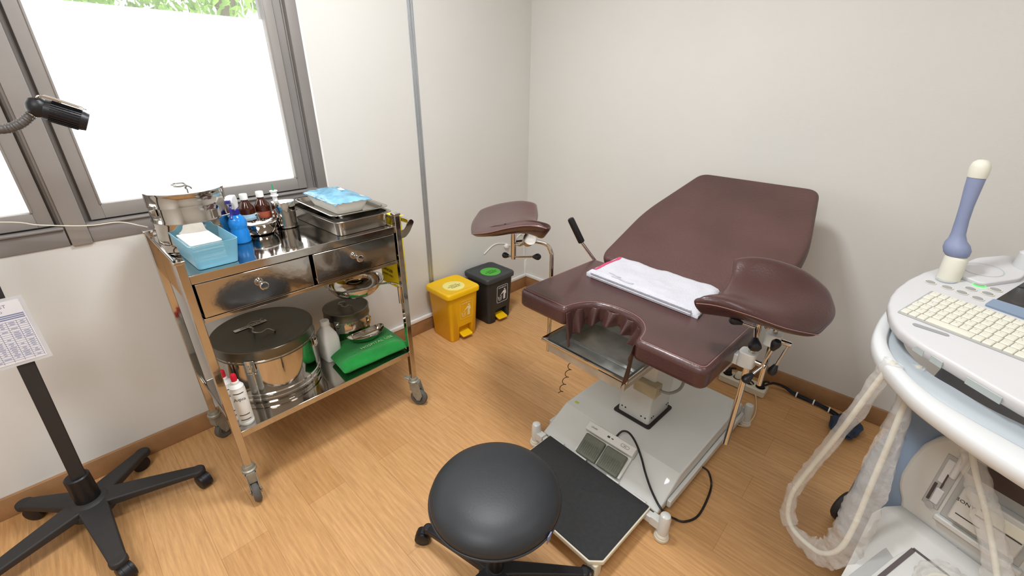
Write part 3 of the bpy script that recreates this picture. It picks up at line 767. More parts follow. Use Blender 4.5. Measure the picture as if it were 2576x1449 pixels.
# ------------------------------------------------------------------ pedal bins
def pedal_bin(name, label, x, y, rot, mb, ml, msticker, mink, micon, words):
    t = thing(name, label, 'bin', (x, y, 0), rot)
    # front faces +x locally
    rows = []
    for f, z in ((0, 0.0), (.02, .004), (1, .305)):
        w = .196 + (.222-.196)*f; d = .200 + (.226-.200)*f
        if z == 0: w -= .006; d -= .006
        rows.append([(px, py, z) for px, py in rrect(0, 0, w, d, .030, 5)])
    bm = B(); V = add_grid(bm, rows, True); bm.faces.new(V[0]); bm.faces.new(V[-1])
    body = obj('bin_body', bm, mb, t, smooth=50)
    # pedal recess: dark opening frame modelled as inset box
    bm2 = B(); add_box(bm2, (.093, .012, .040), (.022, .078, .082))
    # boolean recess
    cut = obj('cutter', box((.100, .006, .036), (.064, .100, .110)), mb, None)
    mo = body.modifiers.new('recess', 'BOOLEAN'); mo.object = cut; mo.solver = 'EXACT'
    dg = bpy.context.evaluated_depsgraph_get(); cut.parent = t; dg.update()
    me = bpy.data.meshes.new_from_object(body.evaluated_get(bpy.context.evaluated_depsgraph_get()))
    body.modifiers.clear(); body.data = me
    for p in me.polygons: p.use_smooth = True
    me.set_sharp_from_angle(angle=math.radians(40))
    bpy.data.objects.remove(cut); bm2.free()
    bm = B(); add_prism(bm, rpoly([(-.010, -.038), (.054, -.038), (.058, .038), (-.010, .038)], .012, 4), 0, .011)
    xf(bm.verts, T(.074, .006, .036) @ RY(.28))
    obj('pedal', bm, 'yellow', t, bevel=.003, bseg=3)
    bm = B()
    rows = [[(px, py, z) for px, py in rrect(-.002, 0, w, d, .034, 5)] for w, d, z in ((.228, .236, .298), (.244, .252, .300), (.246, .254, .322), (.238, .246, .329), (.206, .214, .330), (.196, .204, .3265))]
    V = add_grid(bm, rows, True); bm.faces.new(V[0]); bm.faces.new(V[-1])
    lid = obj('lid', bm, ml, t, smooth=50)
    obj('hinge', box((-.122, 0, .318), (.020, .12, .016)), ml, lid, bevel=.003)
    st = obj('sticker', lathe([(0, .3265), (.068, .3265), (.068, .3275), (0, .3275)], 48, T(.01, .0, 0)), msticker, lid)
    bm = B()
    for i, (wd, sz) in enumerate(words): add_text(bm, wd, sz, T(.01 + (.022 - i*.017), 0, .3279).inverted_safe().inverted() @ RZ(PI/2) @ T(0, 0, 0))
    for v in bm.verts: pass
    obj('sticker_print', bm, mink, lid, smooth=0)
    # printed litter icon on the front
    fx = lambda z: .098 + (z/.305)*.0132 + .0006
    bm = B()
    tilt = math.atan2(.013, .305)
    P = T(.0988+.0092, .014, .198) @ RY(tilt) @ RZ(PI/2) @ RX(PI/2) @ Matrix.Diagonal((1.45, 1.22, 1, 1))    # local x -> +y, local y -> up
    def flat(poly, z=0.): 
        b2 = B(); add_prism(b2, poly, z-.0002, z+.0004); xf(b2.verts, P); me_ = bpy.data.meshes.new('x'); b2.to_mesh(me_); bm.from_mesh(me_); b2.free(); bpy.data.meshes.remove(me_)
    def line(a, b_, w=.0016):
        a = Vector(a); b_ = Vector(b_); d = (b_-a).normalized(); n_ = Vector((-d.y, d.x))*w/2
        flat([tuple(a+n_), tuple(a-n_), tuple(b_-n_), tuple(b_+n_)])
    R = rrect(0, 0, .066, .098, .009, 4)
    for i in range(len(R)): line(R[i-1], R[i], .0018)
    obj('icon_frame', bm, micon, t, smooth=0); bm = B()
    # figure: head, torso, legs, arm; waste basket
    flat([(.014+.0048*math.cos(a), .022+.0048*math.sin(a)) for a in [2*PI*k/14 for k in range(14)]])
    flat([(.006, .015), (.022, .015), (.024, -.006), (.020, -.006), (.019, .002), (.019, -.036), (.0135, -.036), (.013, -.012), (.012, -.036), (.007, -.036), (.008, .006), (-.006, -.004), (-.008, -.001)])
    for a, b_ in (((-.026, -.012), (-.020, -.036)), ((-.020, -.036), (-.008, -.036)), ((-.008, -.036), (-.003, -.012)), ((-.020, -.014), (-.018, -.030)), ((-.009, -.014), (-.011, -.030))): line(a, b_, .0018)
    flat([(-.014, -.006), (-.009, -.004), (-.008, -.009), (-.013, -.010)])
    add_text(bm, 'RAINBOW', .0105, P @ T(0, .037, 0), .0002)
    obj('litter_icon', bm, {'ink_yellow': 'ink_cream'}.get(micon, micon), t, smooth=0)
    t.scale = (1.03, 1.03, 1.045)
    return t
pedal_bin('pedal_bin', 'yellow plastic pedal bin with pale round sticker on its lid', .158, -.880, -.03, 'yellow_deep', 'yellow', 'sticker_yellow', 'ink', 'ink_yellow', (('CLINICAL', .016), ('WASTE ONLY', .015), ('infectious waste', .009)))
pedal_bin('pedal_bin', 'dark grey plastic pedal bin with green round sticker and yellow pedal', .158, -.556, -.02, 'charcoal_body', 'charcoal', 'sticker_green', 'ink_green', 'ink_white', (('GENERAL', .016), ('WASTE ONLY', .016), ('non infectious', .010)))

# white bell wire looped on the left wall near the corner
wr = obj('looped_wire', tube([(.0032, -.46, .40), (.0032, -.36, .445), (.0034, -.26, .43), (.0034, -.20, .40), (.0034, -.16, .41), (.0034, -.10, .45), (.0034, -.06, .455), (.0034, -.035, .40), (.0034, -.030, .24)], .0035, 8, 8), 'white_trim')
tag(wr, 'thin white wire looping on the wall above the dark grey bin', 'wire')
pg = thing('wire_knob', 'small round white fitting on the wall above the dark grey bin', 'knob', (.0, -.235, .405))
obj('knob_body', lathe([(0, 0), (.018, 0), (.020, .004), (.020, .014), (.012, .022), (0, .023)], 24, RY(PI/2)), 'white_trim', pg)

# ------------------------------------------------------------------ swivel stool
def star_base(t, arms, hubr=.036, z0=.10, m='black', mc='black', tipz=.068, w0=.050, w1=.030, rw=.026, cang=None):
    for i, (ang, L) in enumerate(arms):
        a = math.radians(ang); d = Vector((math.cos(a), math.sin(a), 0))
        P = []; W = []; H = []
        for k in range(9):
            f = k/8
            P.append(d*(hubr*.55 + (L-hubr*.55)*f) + Vector((0, 0, z0 - (z0-tipz)*(f**1.2)))); W.append(w0 + (w1-w0)*f); H.append(.034-.012*f)
        bm = sweep_rect(P, W, H)
        add_cyl(bm, tuple(d*L + Vector((0, 0, tipz+.012))), tuple(d*L + Vector((0, 0, tipz-.014))), w1*.56, n=18)
        obj('base_arm', bm, m, t, bevel=.006, bseg=3)
        caster(t, tuple(d*L + Vector((0, 0, tipz-.012))), a + (cang[i] if cang else 1.2*i), r=rw, w=.020, mfork=mc, mwheel=mc, hood=True)
st = thing('swivel_stool', 'round black padded stool on a black star base with casters', 'stool', (1.527, -1.840, 0))
R_ = .187
DZ = 0
obj('seat', lathe([(r*1.045, z+DZ) for r, z in [(0, .500), (.06, .4985), (.11, .493), (.145, .483), (.167, .469), (.176, .455), (.1785, .442), (.176, .434), (.173, .432), (0, .432)]], 72), 'blackpad', st)
obj('piping', tube([(R_*math.cos(a), R_*math.sin(a), .4365+DZ) for a in [2*PI*k/48 for k in range(48)]], .0032, 8, 2, True), 'blackpad', st)
obj('seat_pan', lathe([(r*1.045, z+DZ) for r, z in [(0, .431), (.172, .431), (.174, .424), (.168, .412), (.12, .400), (.06, .392), (0, .392)]], 56), 'black', st)
obj('column', lathe([(0, .44), (.030, .44), (.024, .38), (.024, .12), (.034, .11), (.036, .06), (0, .06)], 28), 'black', st)
obj('hub', lathe([(0, .118), (.030, .118), (.048, .110), (.056, .095), (.052, .072), (0, .070)], 32), 'black', st)
star_base(st, [(190, .298), (262, .290), (334, .300), (46, .285), (118, .235)], cang=[.5, 2.1, 3.4, 1.0, -.8])
tgm = B(); add_box(tgm, (0, 0, 0), (.003, .018, .030))
obj('maker_tag', tgm, 'ink_blue', st, loc=(.189, .010, .433+DZ), rot=(0, .1, .2))

# ------------------------------------------------------------------ examination lamp on a five-star stand
ls = thing('lamp_stand', 'black wheeled lamp stand with a square upright pole and star base by the left wall', 'lamp', (.262, -2.700, 0))
star_base(ls, [(5.5, .330), (74, .325), (137, .258), (222, .262), (290, .320)], z0=.092, m='blackstand', mc='black', tipz=.068, w0=.085, w1=.046, rw=.030, cang=[.2, -1.0, 2.6, 3.3, 1.0])
obj('hub', lathe([(0, .116), (.040, .116), (.058, .104), (.072, .082), (.066, .055), (0, .052)], 32), 'blackstand', ls)
obj('sleeve', lathe([(0, .225), (.030, .225), (.035, .221), (.036, .100), (0, .100)], 32), 'black', ls)
pm, pL = frame_to((0, 0, .11), (-.006, .058, 1.33))
bm = B(); add_box(bm, (0, 0, pL/2), (.040, .040, pL)); xf(bm.verts, pm)
obj('pole', bm, 'blackstand', ls, bevel=.003)
ptop = pm @ Vector((0, 0, pL))
obj('pole_joint', lathe([(0, -.03), (.022, -.03), (.024, 0), (.022, .03), (0, .034)], 24, T(*ptop)), 'black', ls)
loff = Vector((.262, -2.70, 0))
gn = [Vector(p)-loff for p in ((.256, -2.642, 1.36), (.275, -2.620, 1.395), (.31, -2.57, 1.392), (.335, -2.494, 1.384), (.345, -2.455, 1.395), (.35, -2.424, 1.418))]
bm = B(); P = catmull(gn, 14); add_tube(bm, [tuple(p) for p in P], .0125, 12, 0, rfun=lambda f: .0118 + .0008*math.sin(f*260))
obj('gooseneck', bm, 'neck', ls)
h0 = Vector((.352, -2.405, 1.436))-loff
obj('swivel_ball', lathe([(0, -.026), (.014, -.024), (.024, -.012), (.026, 0), (.024, .012), (.014, .024), (0, .026)], 28, T(*h0)), 'black', ls)
bm = B(); add_cyl(bm, tuple(gn[-1]+Vector((0, -.008, -.008))), tuple(h0), .010, n=16); obj('collar', bm, 'chrome', ls)
hm, hL = frame_to(tuple(h0 + Vector((0, .006, -.003))), tuple(Vector((.362, -2.318, 1.394))-loff))
prof = [(0, 0), (.026, 0), (.028, .006)]
bm = B(); add_lathe(bm, [(0, 0), (.024, 0), (.0265, .006), (.0265, hL-.012), (.024, hL), (.020, hL), (.019, hL-.006), (0, hL-.006)], 36)
for k in range(26):
    a = 2*PI*k/26; add_box(bm, (.027*math.cos(a), .027*math.sin(a), hL*.5), (.004, .0026, hL-.03), (0, 0, a))
xf(bm.verts, hm); obj('lamp_head', bm, 'black', ls, smooth=30)
ax = (hm.to_3x3() @ Vector((0, 0, 1))).normalized(); upv = (Vector((0, 0, 1)) - ax*ax.z).normalized(); sdv = ax.cross(upv)
o0 = hm @ Vector((0, 0, 0))
def hp_(a, b, c): return tuple(o0 + ax*a + upv*b + sdv*c)
bm = B(); add_tube(bm, [hp_(-.012, .024, -.020), hp_(0, .034, -.020), hp_(hL*.82, .034, -.020), hp_(hL*.82, .034, .020), hp_(0, .034, .020), hp_(-.012, .024, .020)], .0022, 8, 4)
obj('guard_bracket', bm, 'chrome', ls)
bm = B(); q_ = [bm.verts.new(hp_(a, .033, c)) for a, c in ((.01, -.019), (hL*.8, -.019), (hL*.8, .019), (.01, .019))]; bm.faces.new(q_)
obj('guard_plate', bm, 'laminate', ls, smooth=0, solid=.0015)
# laminated record sheet hung on the pole
sh = thing('record_sheet', 'laminated paper record sheet with printed table hung on the black lamp pole', 'paper', (.270, -2.690, .62))
# laminated record sheet on the lamp pole
for y0, y1, z0, z1, mm, x_, nm in ((-.115, .083, .082, .300, 'laminate', .0, 'laminate'), (-.108, .073, .092, .290, 'paper', .0008, 'paper_form')):
    obj(nm, box((.014+x_, (y0+y1)/2, (z0+z1)/2), (.0006, y1-y0, z1-z0)), mm, sh, smooth=0)
bm = B(); X = .0153
add_text(bm, 'DAILY CHECK LIST', .0145, T(X, -.018, .275) @ RZ(PI/2) @ RX(PI/2), .0001); add_text(bm, 'EQUIPMENT RECORD', .010, T(X, -.018, .259) @ RZ(PI/2) @ RX(PI/2), .0001)
for i in range(3): add_box(bm, (X, -.018, .246-i*.006), (.0003, .176, .0035))
for i in range(20): add_box(bm, (X, -.018, .226-i*.0066), (.0003, .176, .0008))
for i in range(9): add_box(bm, (X, -.105+i*.0218, .162), (.0003, .0008, .132))
random.seed(2)
for i in range(19):
    for j in range(8):
        if random.random() < .7: add_box(bm, (X, -.094+j*.0218, .2225-i*.0066), (.0003, .006+.010*random.random(), .0018))
obj('form_print', bm, 'ink_blue', sh, smooth=0)

# ------------------------------------------------------------------ examination chair
ch = thing('examination_chair', 'burgundy padded gynaecological examination chair on a white wheeled base', 'chair', (1.534, -.883, 0), -.048)
ZS = .80; TH = .075
def cushion(name, poly, z0, z1, bev, m=None, mtx=None, dome=.0):
    bm = prism(poly, z0, z1)
    if mtx is not None: xf(bm.verts, mtx)
    return obj(name, bm, m or 'leather', ch, bevel=bev, bseg=5)
seat = rpoly([(-.364, -.002), (-.366, -.474), (-.135, -.474), (-.128, -.42), (-.098, -.362), (-.045, -.342), (.030, -.340), (.085, -.358), (.122, -.405), (.138, -.474), (.366, -.474), (.364, -.002)],
             [.03, .035, .022, .03, .04, .04, .04, .04, .03, .022, .035, .03], 5)
s_ = cushion('seat', seat, ZS-TH, ZS, .022)
# seam stitching round the top edge
def seam(poly, z, inset, name, mtx=None, parent=None):
    P = []
    n = len(poly); cx = sum(p[0] for p in poly)/n; cy = sum(p[1] for p in poly)/n
    for i in range(n):
        a = Vector(poly[i-1]); b = Vector(poly[(i+1) % n]); d = (b-a)
        if d.length < 1e-5: continue
        nn = Vector((-d.y, d.x)).normalized()
        q = Vector(poly[i]) + nn*inset
        P.append((q.x, q.y, z))
    if mtx is not None: P = [tuple(mtx @ Vector(p)) for p in P]
    return obj(name, tube(P, .0014, 6, 1, True), 'thread', parent or ch)
area2 = sum(seat[i-1][0]*seat[i][1]-seat[i][0]*seat[i-1][1] for i in range(len(seat)))
seam(seat, ZS-.0015, -.014 if area2 < 0 else .014, 'seam', parent=s_)
# backrest, hinged at y=0, tilted 23 degrees
kb = math.radians(22.9)
bmx = T(0, .0, ZS-.005) @ RX(kb)
back = rpoly([(-.330, .018), (-.353, .06), (-.355, .399), (-.262, .786), (.262, .786), (.355, .399), (.353, .06), (.330, .018)], [.02, .03, .09, .05, .05, .09, .03, .02], 6)
b_ = cushion('backrest', back, -.068, .004, .018, 'leather_back', bmx)
# leatherette curtain hanging round the notch
rows = []
NP = catmull([(-.134, -.470), (-.128, -.42), (-.100, -.366), (-.045, -.345), (.030, -.343), (.085, -.360), (.121, -.405), (.140, -.478)], 12)
for k in range(9):
    f = k/8; row = []
    for i, p in enumerate(NP):
        s = i/(len(NP)-1)
        dep = .125 - .075*math.sin(PI*s)**.8 + .055*max(0, (s-.80)/.20)**1.2 + .01*max(0, (.12-s)/.12)
        w_ = (.006 + .014*f)*math.sin(s*44 + .8*f)*(.25+.75*math.sin(PI*s)) + .004*math.sin(s*97)*f
        tn = NP[min(i+1, len(NP)-1)] - NP[max(i-1, 0)]; nn = Vector((tn.y, -tn.x)).normalized()
        row.append((p.x + nn.x*(w_ + .016*f), p.y + nn.y*(w_ + .016*f), ZS-.018 - dep*f))
    rows.append(row)
obj('drip_curtain', grid(rows), 'leather', ch, solid=.0022, sub=1, smooth=80)
# steel frame under the seat
bm = B(); add_box(bm, (0, -.16, ZS-TH-.012), (.56, .26, .022)); add_box(bm, (0, .30, ZS+.055), (.30, .44, .018), (kb, 0, 0))
for s in (-1, 1): add_box(bm, (s*.30, .02, ZS-TH-.004), (.03, .44, .03))
obj('seat_frame', bm, 'enamel', ch, bevel=.003)
# pull-out drip tray
tr_ = obj('drip_tray', shell(rrect(-.078, -.265, .350, .310, .008), .548, rrect(-.078, -.265, .356, .316, .008), .604, .002), 'tray_steel', ch, smooth=30)
bm = B(); add_grid(bm, [[(x, y, .604) for x, y in rrect(-.078, -.265, .350, .310, .008)], [(x, y, .607) for x, y in rrect(-.078, -.265, .386, .346, .008)], [(x, y, .598) for x, y in rrect(-.078, -.265, .390, .350, .008)]], True)
obj('tray_rim', bm, 'chrome', tr_, solid=.0016)
bm = B(); add_box(bm, (-.078, -.300, .556), (.34, .012, .012), (.5, 0, 0)); add_box(bm, (-.078, -.375, .552), (.34, .05, .002))
obj('tray_step', bm, 'tray_steel', tr_, bevel=.001)
bm = B()
for s in (-1, 1): add_box(bm, (-.078+s*.196, -.13, .612), (.012, .26, .026))
for s in (-1, 1): add_box(bm, (-.078+s*.196, -.03, .665), (.012, .03, .11))
obj('tray_rail', bm, 'enamel', ch, bevel=.002)
# lifting column
bm = B(); add_prism(bm, rrect(-.030, .025, .155, .185, .014), .135, .60)
obj('column', bm, 'enamel', ch, smooth=40, bevel=.002)
bm = B(); add_prism(bm, rrect(-.02, .04, .19, .21, .016), .46, .72); obj('column_head', bm, 'enamel', ch, smooth=40, bevel=.003)
obj('rubber_gaiter', prism(rrect(-.030, .022, .186, .214, .014), .133, .142), 'dark', ch, bevel=.002)
bm = B()
for x, y, nx, ny in ((-.088, -.0675, 0, -1), (-.070, -.0675, 0, -1), (.010, -.0675, 0, -1), (.030, -.0675, 0, -1)): add_cyl(bm, (x, y+.001, .172-.0*x), (x, y-.0025, .172), .0035, n=10)
for y in (-.045, -.030, .085, .10): add_cyl(bm, (.0470, y, .172), (.0500, y, .172), .0035, n=10)
bm.free()
for p, q in [((x, -.0665, .172), (x, -.070, .172)) for x in (-.088, -.070, .010, .030)] + [((.0470, y, .172), (.0500, y, .172)) for y in (-.045, -.030, .085, .10)]: obj('bolt', cyl(p, q, .0035, n=10), 'dark', ch)
# limit box beside the column
bm = B(); add_box(bm, (.020, -.075, .345), (.105, .055, .055), (0, 0, 0)); bb_ = obj('limit_box', bm, 'beige_box', ch, bevel=.004)
obj('limit_cable', tube([(.07, -.07, .35), (.11, -.06, .352), (.135, -.02, .37), (.13, .01, .42), (.10, .02, .47)], .006, 8, 6), 'cable_grey', ch)
# base platform
prof = [(-.362, .052), (-.205, .136), (.40, .136), (.44, .10), (.44, .035), (-.35, .035)]
bm = B(); Mx = Matrix(((0, 0, 1, 0), (1, 0, 0, 0), (0, 1, 0, 0), (0, 0, 0, 1)))
add_prism(bm, prof, -.305, .275, Mx)
obj('base_cover', bm, 'enamel', ch, smooth=20, bevel=.006, bseg=3)
bm = B(); add_box(bm, (.284, .06, .060), (.016, .72, .034)); add_box(bm, (-.314, .06, .060), (.016, .72, .034)); add_box(bm, (0, -.392, .052), (.60, .028, .034)); add_box(bm, (0, .44, .052), (.60, .028, .034))
obj('base_frame', bm, 'enamel', ch, bevel=.004)
for x, y in ((.318, -.398), (-.314, -.398), (.300, .440), (-.305, .440)):
    bm = B(); add_lathe(bm, [(0, .028), (.020, .028), (.021, .105), (.017, .118), (.008, .123), (0, .124)], 28, T(x, y, 0)); add_box(bm, (x*.93, y, .062), (.05, .030, .036))
    f_ = obj('foot', bm, 'enamel', ch, smooth=40)
    obj('foot_pad', lathe([(0, 0), (.024, 0), (.027, .004), (.027, .014), (.024, .018), (.025, .022), (.022, .029), (0, .029)], 28, T(x, y, 0)), 'enamel_old', f_)
obj('tape_mark', box((-.268, -.168, .1365), (.020, .014, .0008)), 'tape_green', ch, smooth=0)
# step with black ribbed mat
stp = rpoly([(-.252, -.376), (-.252, -.674), (-.217, -.709), (.217, -.709), (.252, -.674), (.252, -.376)], .004, 2)
bm = B(); add_prism(bm, stp, .062, .080); p_ = obj('step', bm, 'cream', ch, smooth=0, bevel=.0015)
stp2 = rpoly([(-.247, -.380), (-.247, -.672), (-.215, -.704), (.215, -.704), (.247, -.672), (.247, -.380)], .004, 2)
obj('step_mat', prism(stp2, .080, .0845), 'mat_rubber', p_, smooth=0, bevel=.001)
for x in (-.205, .222): obj('step_foot', prism(rrect(x, -.680, .040, .040, .010), .0, .064), 'cream', p_, bevel=.003)
bm = B()
for x in (-.20, -.08, .08, .20): add_cyl(bm, (x-.028, -.3715, .077), (x+.028, -.3715, .077), .005, n=12)
obj('step_hinge', bm, 'enamel', ch)
# stirrup poles with clamps, levers and leg rests
def knobbed(bm, p, q, r=.0042, kr=.0125):
    add_cyl(bm, p, q, r, n=12)
    m_, L_ = frame_to(p, q); bk = B()
    add_lathe(bk, [(0, L_-.004), (kr*.5, L_-.004), (kr*.7, L_+.004), (kr, L_+.016), (kr*1.02, L_+.024), (kr*.7, L_+.031), (0, L_+.033)], 20, m_)
    obj('clamp_knob', bk, 'black', ch)
# left
pl_ = obj('stirrup_pole', tube([(-.398, -.245, .40), (-.398, -.245, .60), (-.402, -.246, .84), (-.405, -.248, .875), (-.42, -.258, .907), (-.450, -.290, .922), (-.475, -.345, .928)], .0088, 14, 8), 'chrome', ch)
bm = B()
add_cyl(bm, (-.497, -.375, .870), (-.497, -.375, .965), .0115, n=18); add_cyl(bm, (-.497, -.375, .855), (-.497, -.375, .872), .009, n=16)
add_cyl(bm, (-.475, -.345, .928), (-.497, -.375, .925), .009); add_tube(bm, [(-.490, -.370, .918), (-.45, -.40, .935), (-.40, -.43, .955), (-.372, -.435, .975)], .006, 10, 6)
knobbed(bm, (-.497, -.375, .864), (-.372, -.385, .902)); knobbed(bm, (-.497, -.375, .864), (-.532, -.372, .858))
obj('leg_rest_joint', bm, 'chrome', ch)
bm = B(); add_cyl(bm, (-.372, -.425, .972), (-.35, -.435, .992), .020, .024, n=20); obj('rest_flange', bm, 'steel_dull', ch)
# right
pr_ = obj('stirrup_pole', tube([(.405, -.262, .43), (.405, -.262, .60), (.405, -.262, .80), (.404, -.262, .90)], .0095, 14, 4), 'chrome', ch)
bm = B(); bc = B()
add_prism(bc, rrect(.398, -.262, .048, .046, .016), .738, .788); add_box(bc, (.362, -.262, .752), (.06, .030, .036)); add_box(bc, (.330, -.20, .712), (.05, .18, .02))
add_prism(bc, rrect(.432, -.18, .044, .044, .016), .790, .832); add_box(bc, (.405, -.16, .812), (.05, .03, .034))
obj('pole_clamp', bc, 'enamel', ch, smooth=40, bevel=.003)
add_cyl(bm, (.404, -.262, .90), (.404, -.255, .955), .014, n=18); add_cyl(bm, (.418, -.225, .86), (.418, -.225, .95), .008, n=14)
add_cyl(bm, (.415, -.262, .762), (.450, -.262, .760), .0085, n=14); add_cyl(bm, (.448, -.18, .812), (.482, -.18, .812), .0085, n=14)
add_cyl(bm, (.432, -.18, .640), (.432, -.18, .860), .0075, n=14)
knobbed(bm, (.442, -.268, .762), (.458, -.278, .832)); knobbed(bm, (.442, -.268, .756), (.430, -.300, .738))
knobbed(bm, (.476, -.18, .812), (.462, -.195, .735)); knobbed(bm, (.400, -.272, .872), (.366, -.300, .886)); knobbed(bm, (.400, -.272, .872), (.414, -.300, .850), kr=.017)
obj('leg_rest_joint', bm, 'chrome', ch)
RP = [[(0.266, -0.35, 0.886), (0.317, -0.32, 0.885), (0.374, -0.28, 0.881), (0.457, -0.22, 0.859), (0.523, -0.16, 0.845)],
 [(0.263, -0.41, 0.94), (0.32, -0.39, 0.947), (0.394, -0.36, 0.939), (0.477, -0.3, 0.908), (0.548, -0.19, 0.871)],
 [(0.271, -0.4, 0.974), (0.329, -0.38, 0.978), (0.404, -0.34, 0.959), (0.477, -0.27, 0.929), (0.558, -0.16, 0.891)],
 [(0.296, -0.33, 0.969), (0.342, -0.3, 0.971), (0.406, -0.26, 0.96), (0.483, -0.2, 0.943), (0.562, -0.11, 0.909)],
 [(0.288, -0.24, 0.985), (0.331, -0.22, 0.993), (0.395, -0.18, 0.986), (0.476, -0.12, 0.966), (0.549, -0.07, 0.926)],
 [(0.26, -0.17, 1.03), (0.308, -0.15, 1.046), (0.368, -0.11, 1.042), (0.445, -0.06, 1.012), (0.514, -0.03, 0.954)]]
LP = [[(-0.278, -0.45, 0.996), (-0.342, -0.47, 1.01), (-0.435, -0.47, 0.987), (-0.538, -0.47, 0.957), (-0.657, -0.45, 0.923)],
 [(-0.194, -0.5, 1.068), (-0.256, -0.53, 1.075), (-0.35, -0.54, 1.048), (-0.479, -0.53, 0.998), (-0.65, -0.48, 0.942)],
 [(-0.232, -0.49, 1.087), (-0.295, -0.51, 1.085), (-0.382, -0.51, 1.058), (-0.513, -0.5, 1.01), (-0.698, -0.45, 0.948)],
 [(-0.316, -0.43, 1.065), (-0.373, -0.44, 1.068), (-0.457, -0.44, 1.05), (-0.583, -0.43, 1.01), (-0.755, -0.4, 0.957)],
 [(-0.387, -0.35, 1.07), (-0.453, -0.36, 1.07), (-0.541, -0.36, 1.051), (-0.662, -0.35, 1.014), (-0.802, -0.34, 0.966)],
 [(-0.466, -0.28, 1.087), (-0.544, -0.28, 1.083), (-0.626, -0.28, 1.063), (-0.728, -0.28, 1.029), (-0.819, -0.29, 0.986)]]
def leg_rest(G, th):
    G = [[Vector(p) for p in r] for r in G]
    # densify along both directions with catmull rom
    cols = [catmull(r, 4) for r in G]; nc = len(cols[0])
    rows = list(zip(*[catmull([c[i] for c in cols], 4) for i in range(nc)]))
    NRr, NCc = len(rows), nc
    N = [[None]*NCc for _ in range(NRr)]
    for i in range(NRr):
        for j in range(NCc):
            a = rows[min(i+1, NRr-1)][j]-rows[max(i-1, 0)][j]; b = rows[i][min(j+1, NCc-1)]-rows[i][max(j-1, 0)]
            n_ = a.cross(b).normalized()
            N[i][j] = n_
    sgn = 1 if N[NRr//2][NCc//2].z > 0 else -1
    bm = B()
    def lay(k, ins):
        out = []
        for i in range(NRr):
            row = []
            for j in range(NCc):
                e = min(i/1.8, (NRr-1-i)/1.8, j/1.3, (NCc-1-j)/1.6, 1)
                f = math.sqrt(max(0, 1-(1-e)**2))
                row.append(bm.verts.new(rows[i][j] + N[i][j]*sgn*(-th*.5 + k*th*.5*f)))
            out.append(row)
        return out
    top = lay(1, 0); bot = lay(-1, 0)
    for i in range(NRr):
        for j in range(NCc):
            if i in (0, NRr-1) or j in (0, NCc-1): bot[i][j] = top[i][j]
    bmesh.ops.delete(bm, geom=[v for v in bm.verts if not v.link_faces and v not in set(x for r in top for x in r) | set(x for r in bot for x in r)], context='VERTS')
    for Gd in (top, bot):
        for i in range(NRr-1):
            for j in range(NCc-1): bm.faces.new((Gd[i][j], Gd[i+1][j], Gd[i+1][j+1], Gd[i][j+1]))
    o = obj('leg_rest', bm, 'leather', ch, smooth=75, sub=1)
    P = [rows[NRr-1-0][j] for j in range(1, NCc-1)]
    edge = [rows[5][j] + N[5][j]*sgn*.0006 for j in range(1, NCc-1)]
    obj('seam', tube([tuple(p) for p in edge], .0013, 6, 0), 'thread', o)
    return o
leg_rest(RP, .030); leg_rest(LP, .034)
# backrest release lever
obj('lever', cyl((-.330, .02, .745), (-.392, -.088, .905), .0075, .0065, 14), 'chrome', ch)
m_, L_ = frame_to((-.384, -.074, .885), (-.432, -.104, .988))
obj('lever_grip', lathe([(0, 0), (.0125, 0), (.0145, .004), (.0145, L_-.012), (.013, L_-.003), (.008, L_), (0, L_)], 24, m_), 'black', ch)
# towel
tw_ = thing('folded_towel', 'folded white towel with a pink stripe lying across the seat', 'towel', (1.534, -.883, ZS), -.048)
def tq(u, v):
    a, b, c, d = Vector((-.262, -.190)), Vector((.212, -.210)), Vector((.180, .052)), Vector((-.268, .035))
    return a*(1-u)*(1-v)+b*u*(1-v)+c*u*v+d*(1-u)*v
bm = B(); NU, NV = 34, 20; random.seed(9)
from mathutils import noise
def tz(u, v):
    e = min(u, 1-u, v, 1-v); h_ = .030 - .008*u
    r_ = min(1, e/.05)**.5
    return h_*(.55+.45*r_) + .006*noise.noise(Vector((u*7, v*4, 1.3)))*r_ + .004*noise.noise(Vector((u*15, v*9, 4)))*r_
tt = [[None]*(NV+1) for _ in range(NU+1)]
for i in range(NU+1):
    for j in range(NV+1):
        p = tq(i/NU, j/NV); jit = .004*noise.noise(Vector((i*.4, j*.4, 9)))
        tt[i][j] = bm.verts.new((p.x+jit, p.y+jit, max(.004, tz(i/NU, j/NV))))
bt2 = [[bm.verts.new((tq(i/NU, j/NV).x, tq(i/NU, j/NV).y, .0006)) for j in range(NV+1)] for i in range(NU+1)]
for G in (tt, bt2):
    for i in range(NU):
        for j in range(NV): bm.faces.new((G[i][j], G[i+1][j], G[i+1][j+1], G[i][j+1]))
bord = [(i, 0) for i in range(NU)] + [(NU, j) for j in range(NV)] + [(i, NV) for i in range(NU, 0, -1)] + [(0, j) for j in range(NV, 0, -1)]
for k in range(len(bord)):
    a, b = bord[k], bord[(k+1) % len(bord)]
    bm.faces.new((tt[a[0]][a[1]], tt[b[0]][b[1]], bt2[b[0]][b[1]], bt2[a[0]][a[1]]))
obj('towel_body', bm, 'towel', tw_, smooth=80)
def strip(u0, v0, u1, v1, wv, mm, nm, dz=.0012, n=16):
    a = Vector((u0, v0)); b = Vector((u1, v1)); rows = []
    d = (b-a).normalized(); nn = Vector((-d.y, d.x))*wv
    for k in range(n+1):
        p = a+(b-a)*k/n; row = []
        for s in (-1, 0, 1):
            q = p+nn*s; q.x = min(max(q.x, .002), .998); q.y = min(max(q.y, .004), .996); w = tq(q.x, q.y)
            row.append((w.x, w.y, max(.004, tz(q.x, q.y))+dz))
        rows.append(row)
    return obj(nm, grid(rows), mm, tw_, solid=.0008)
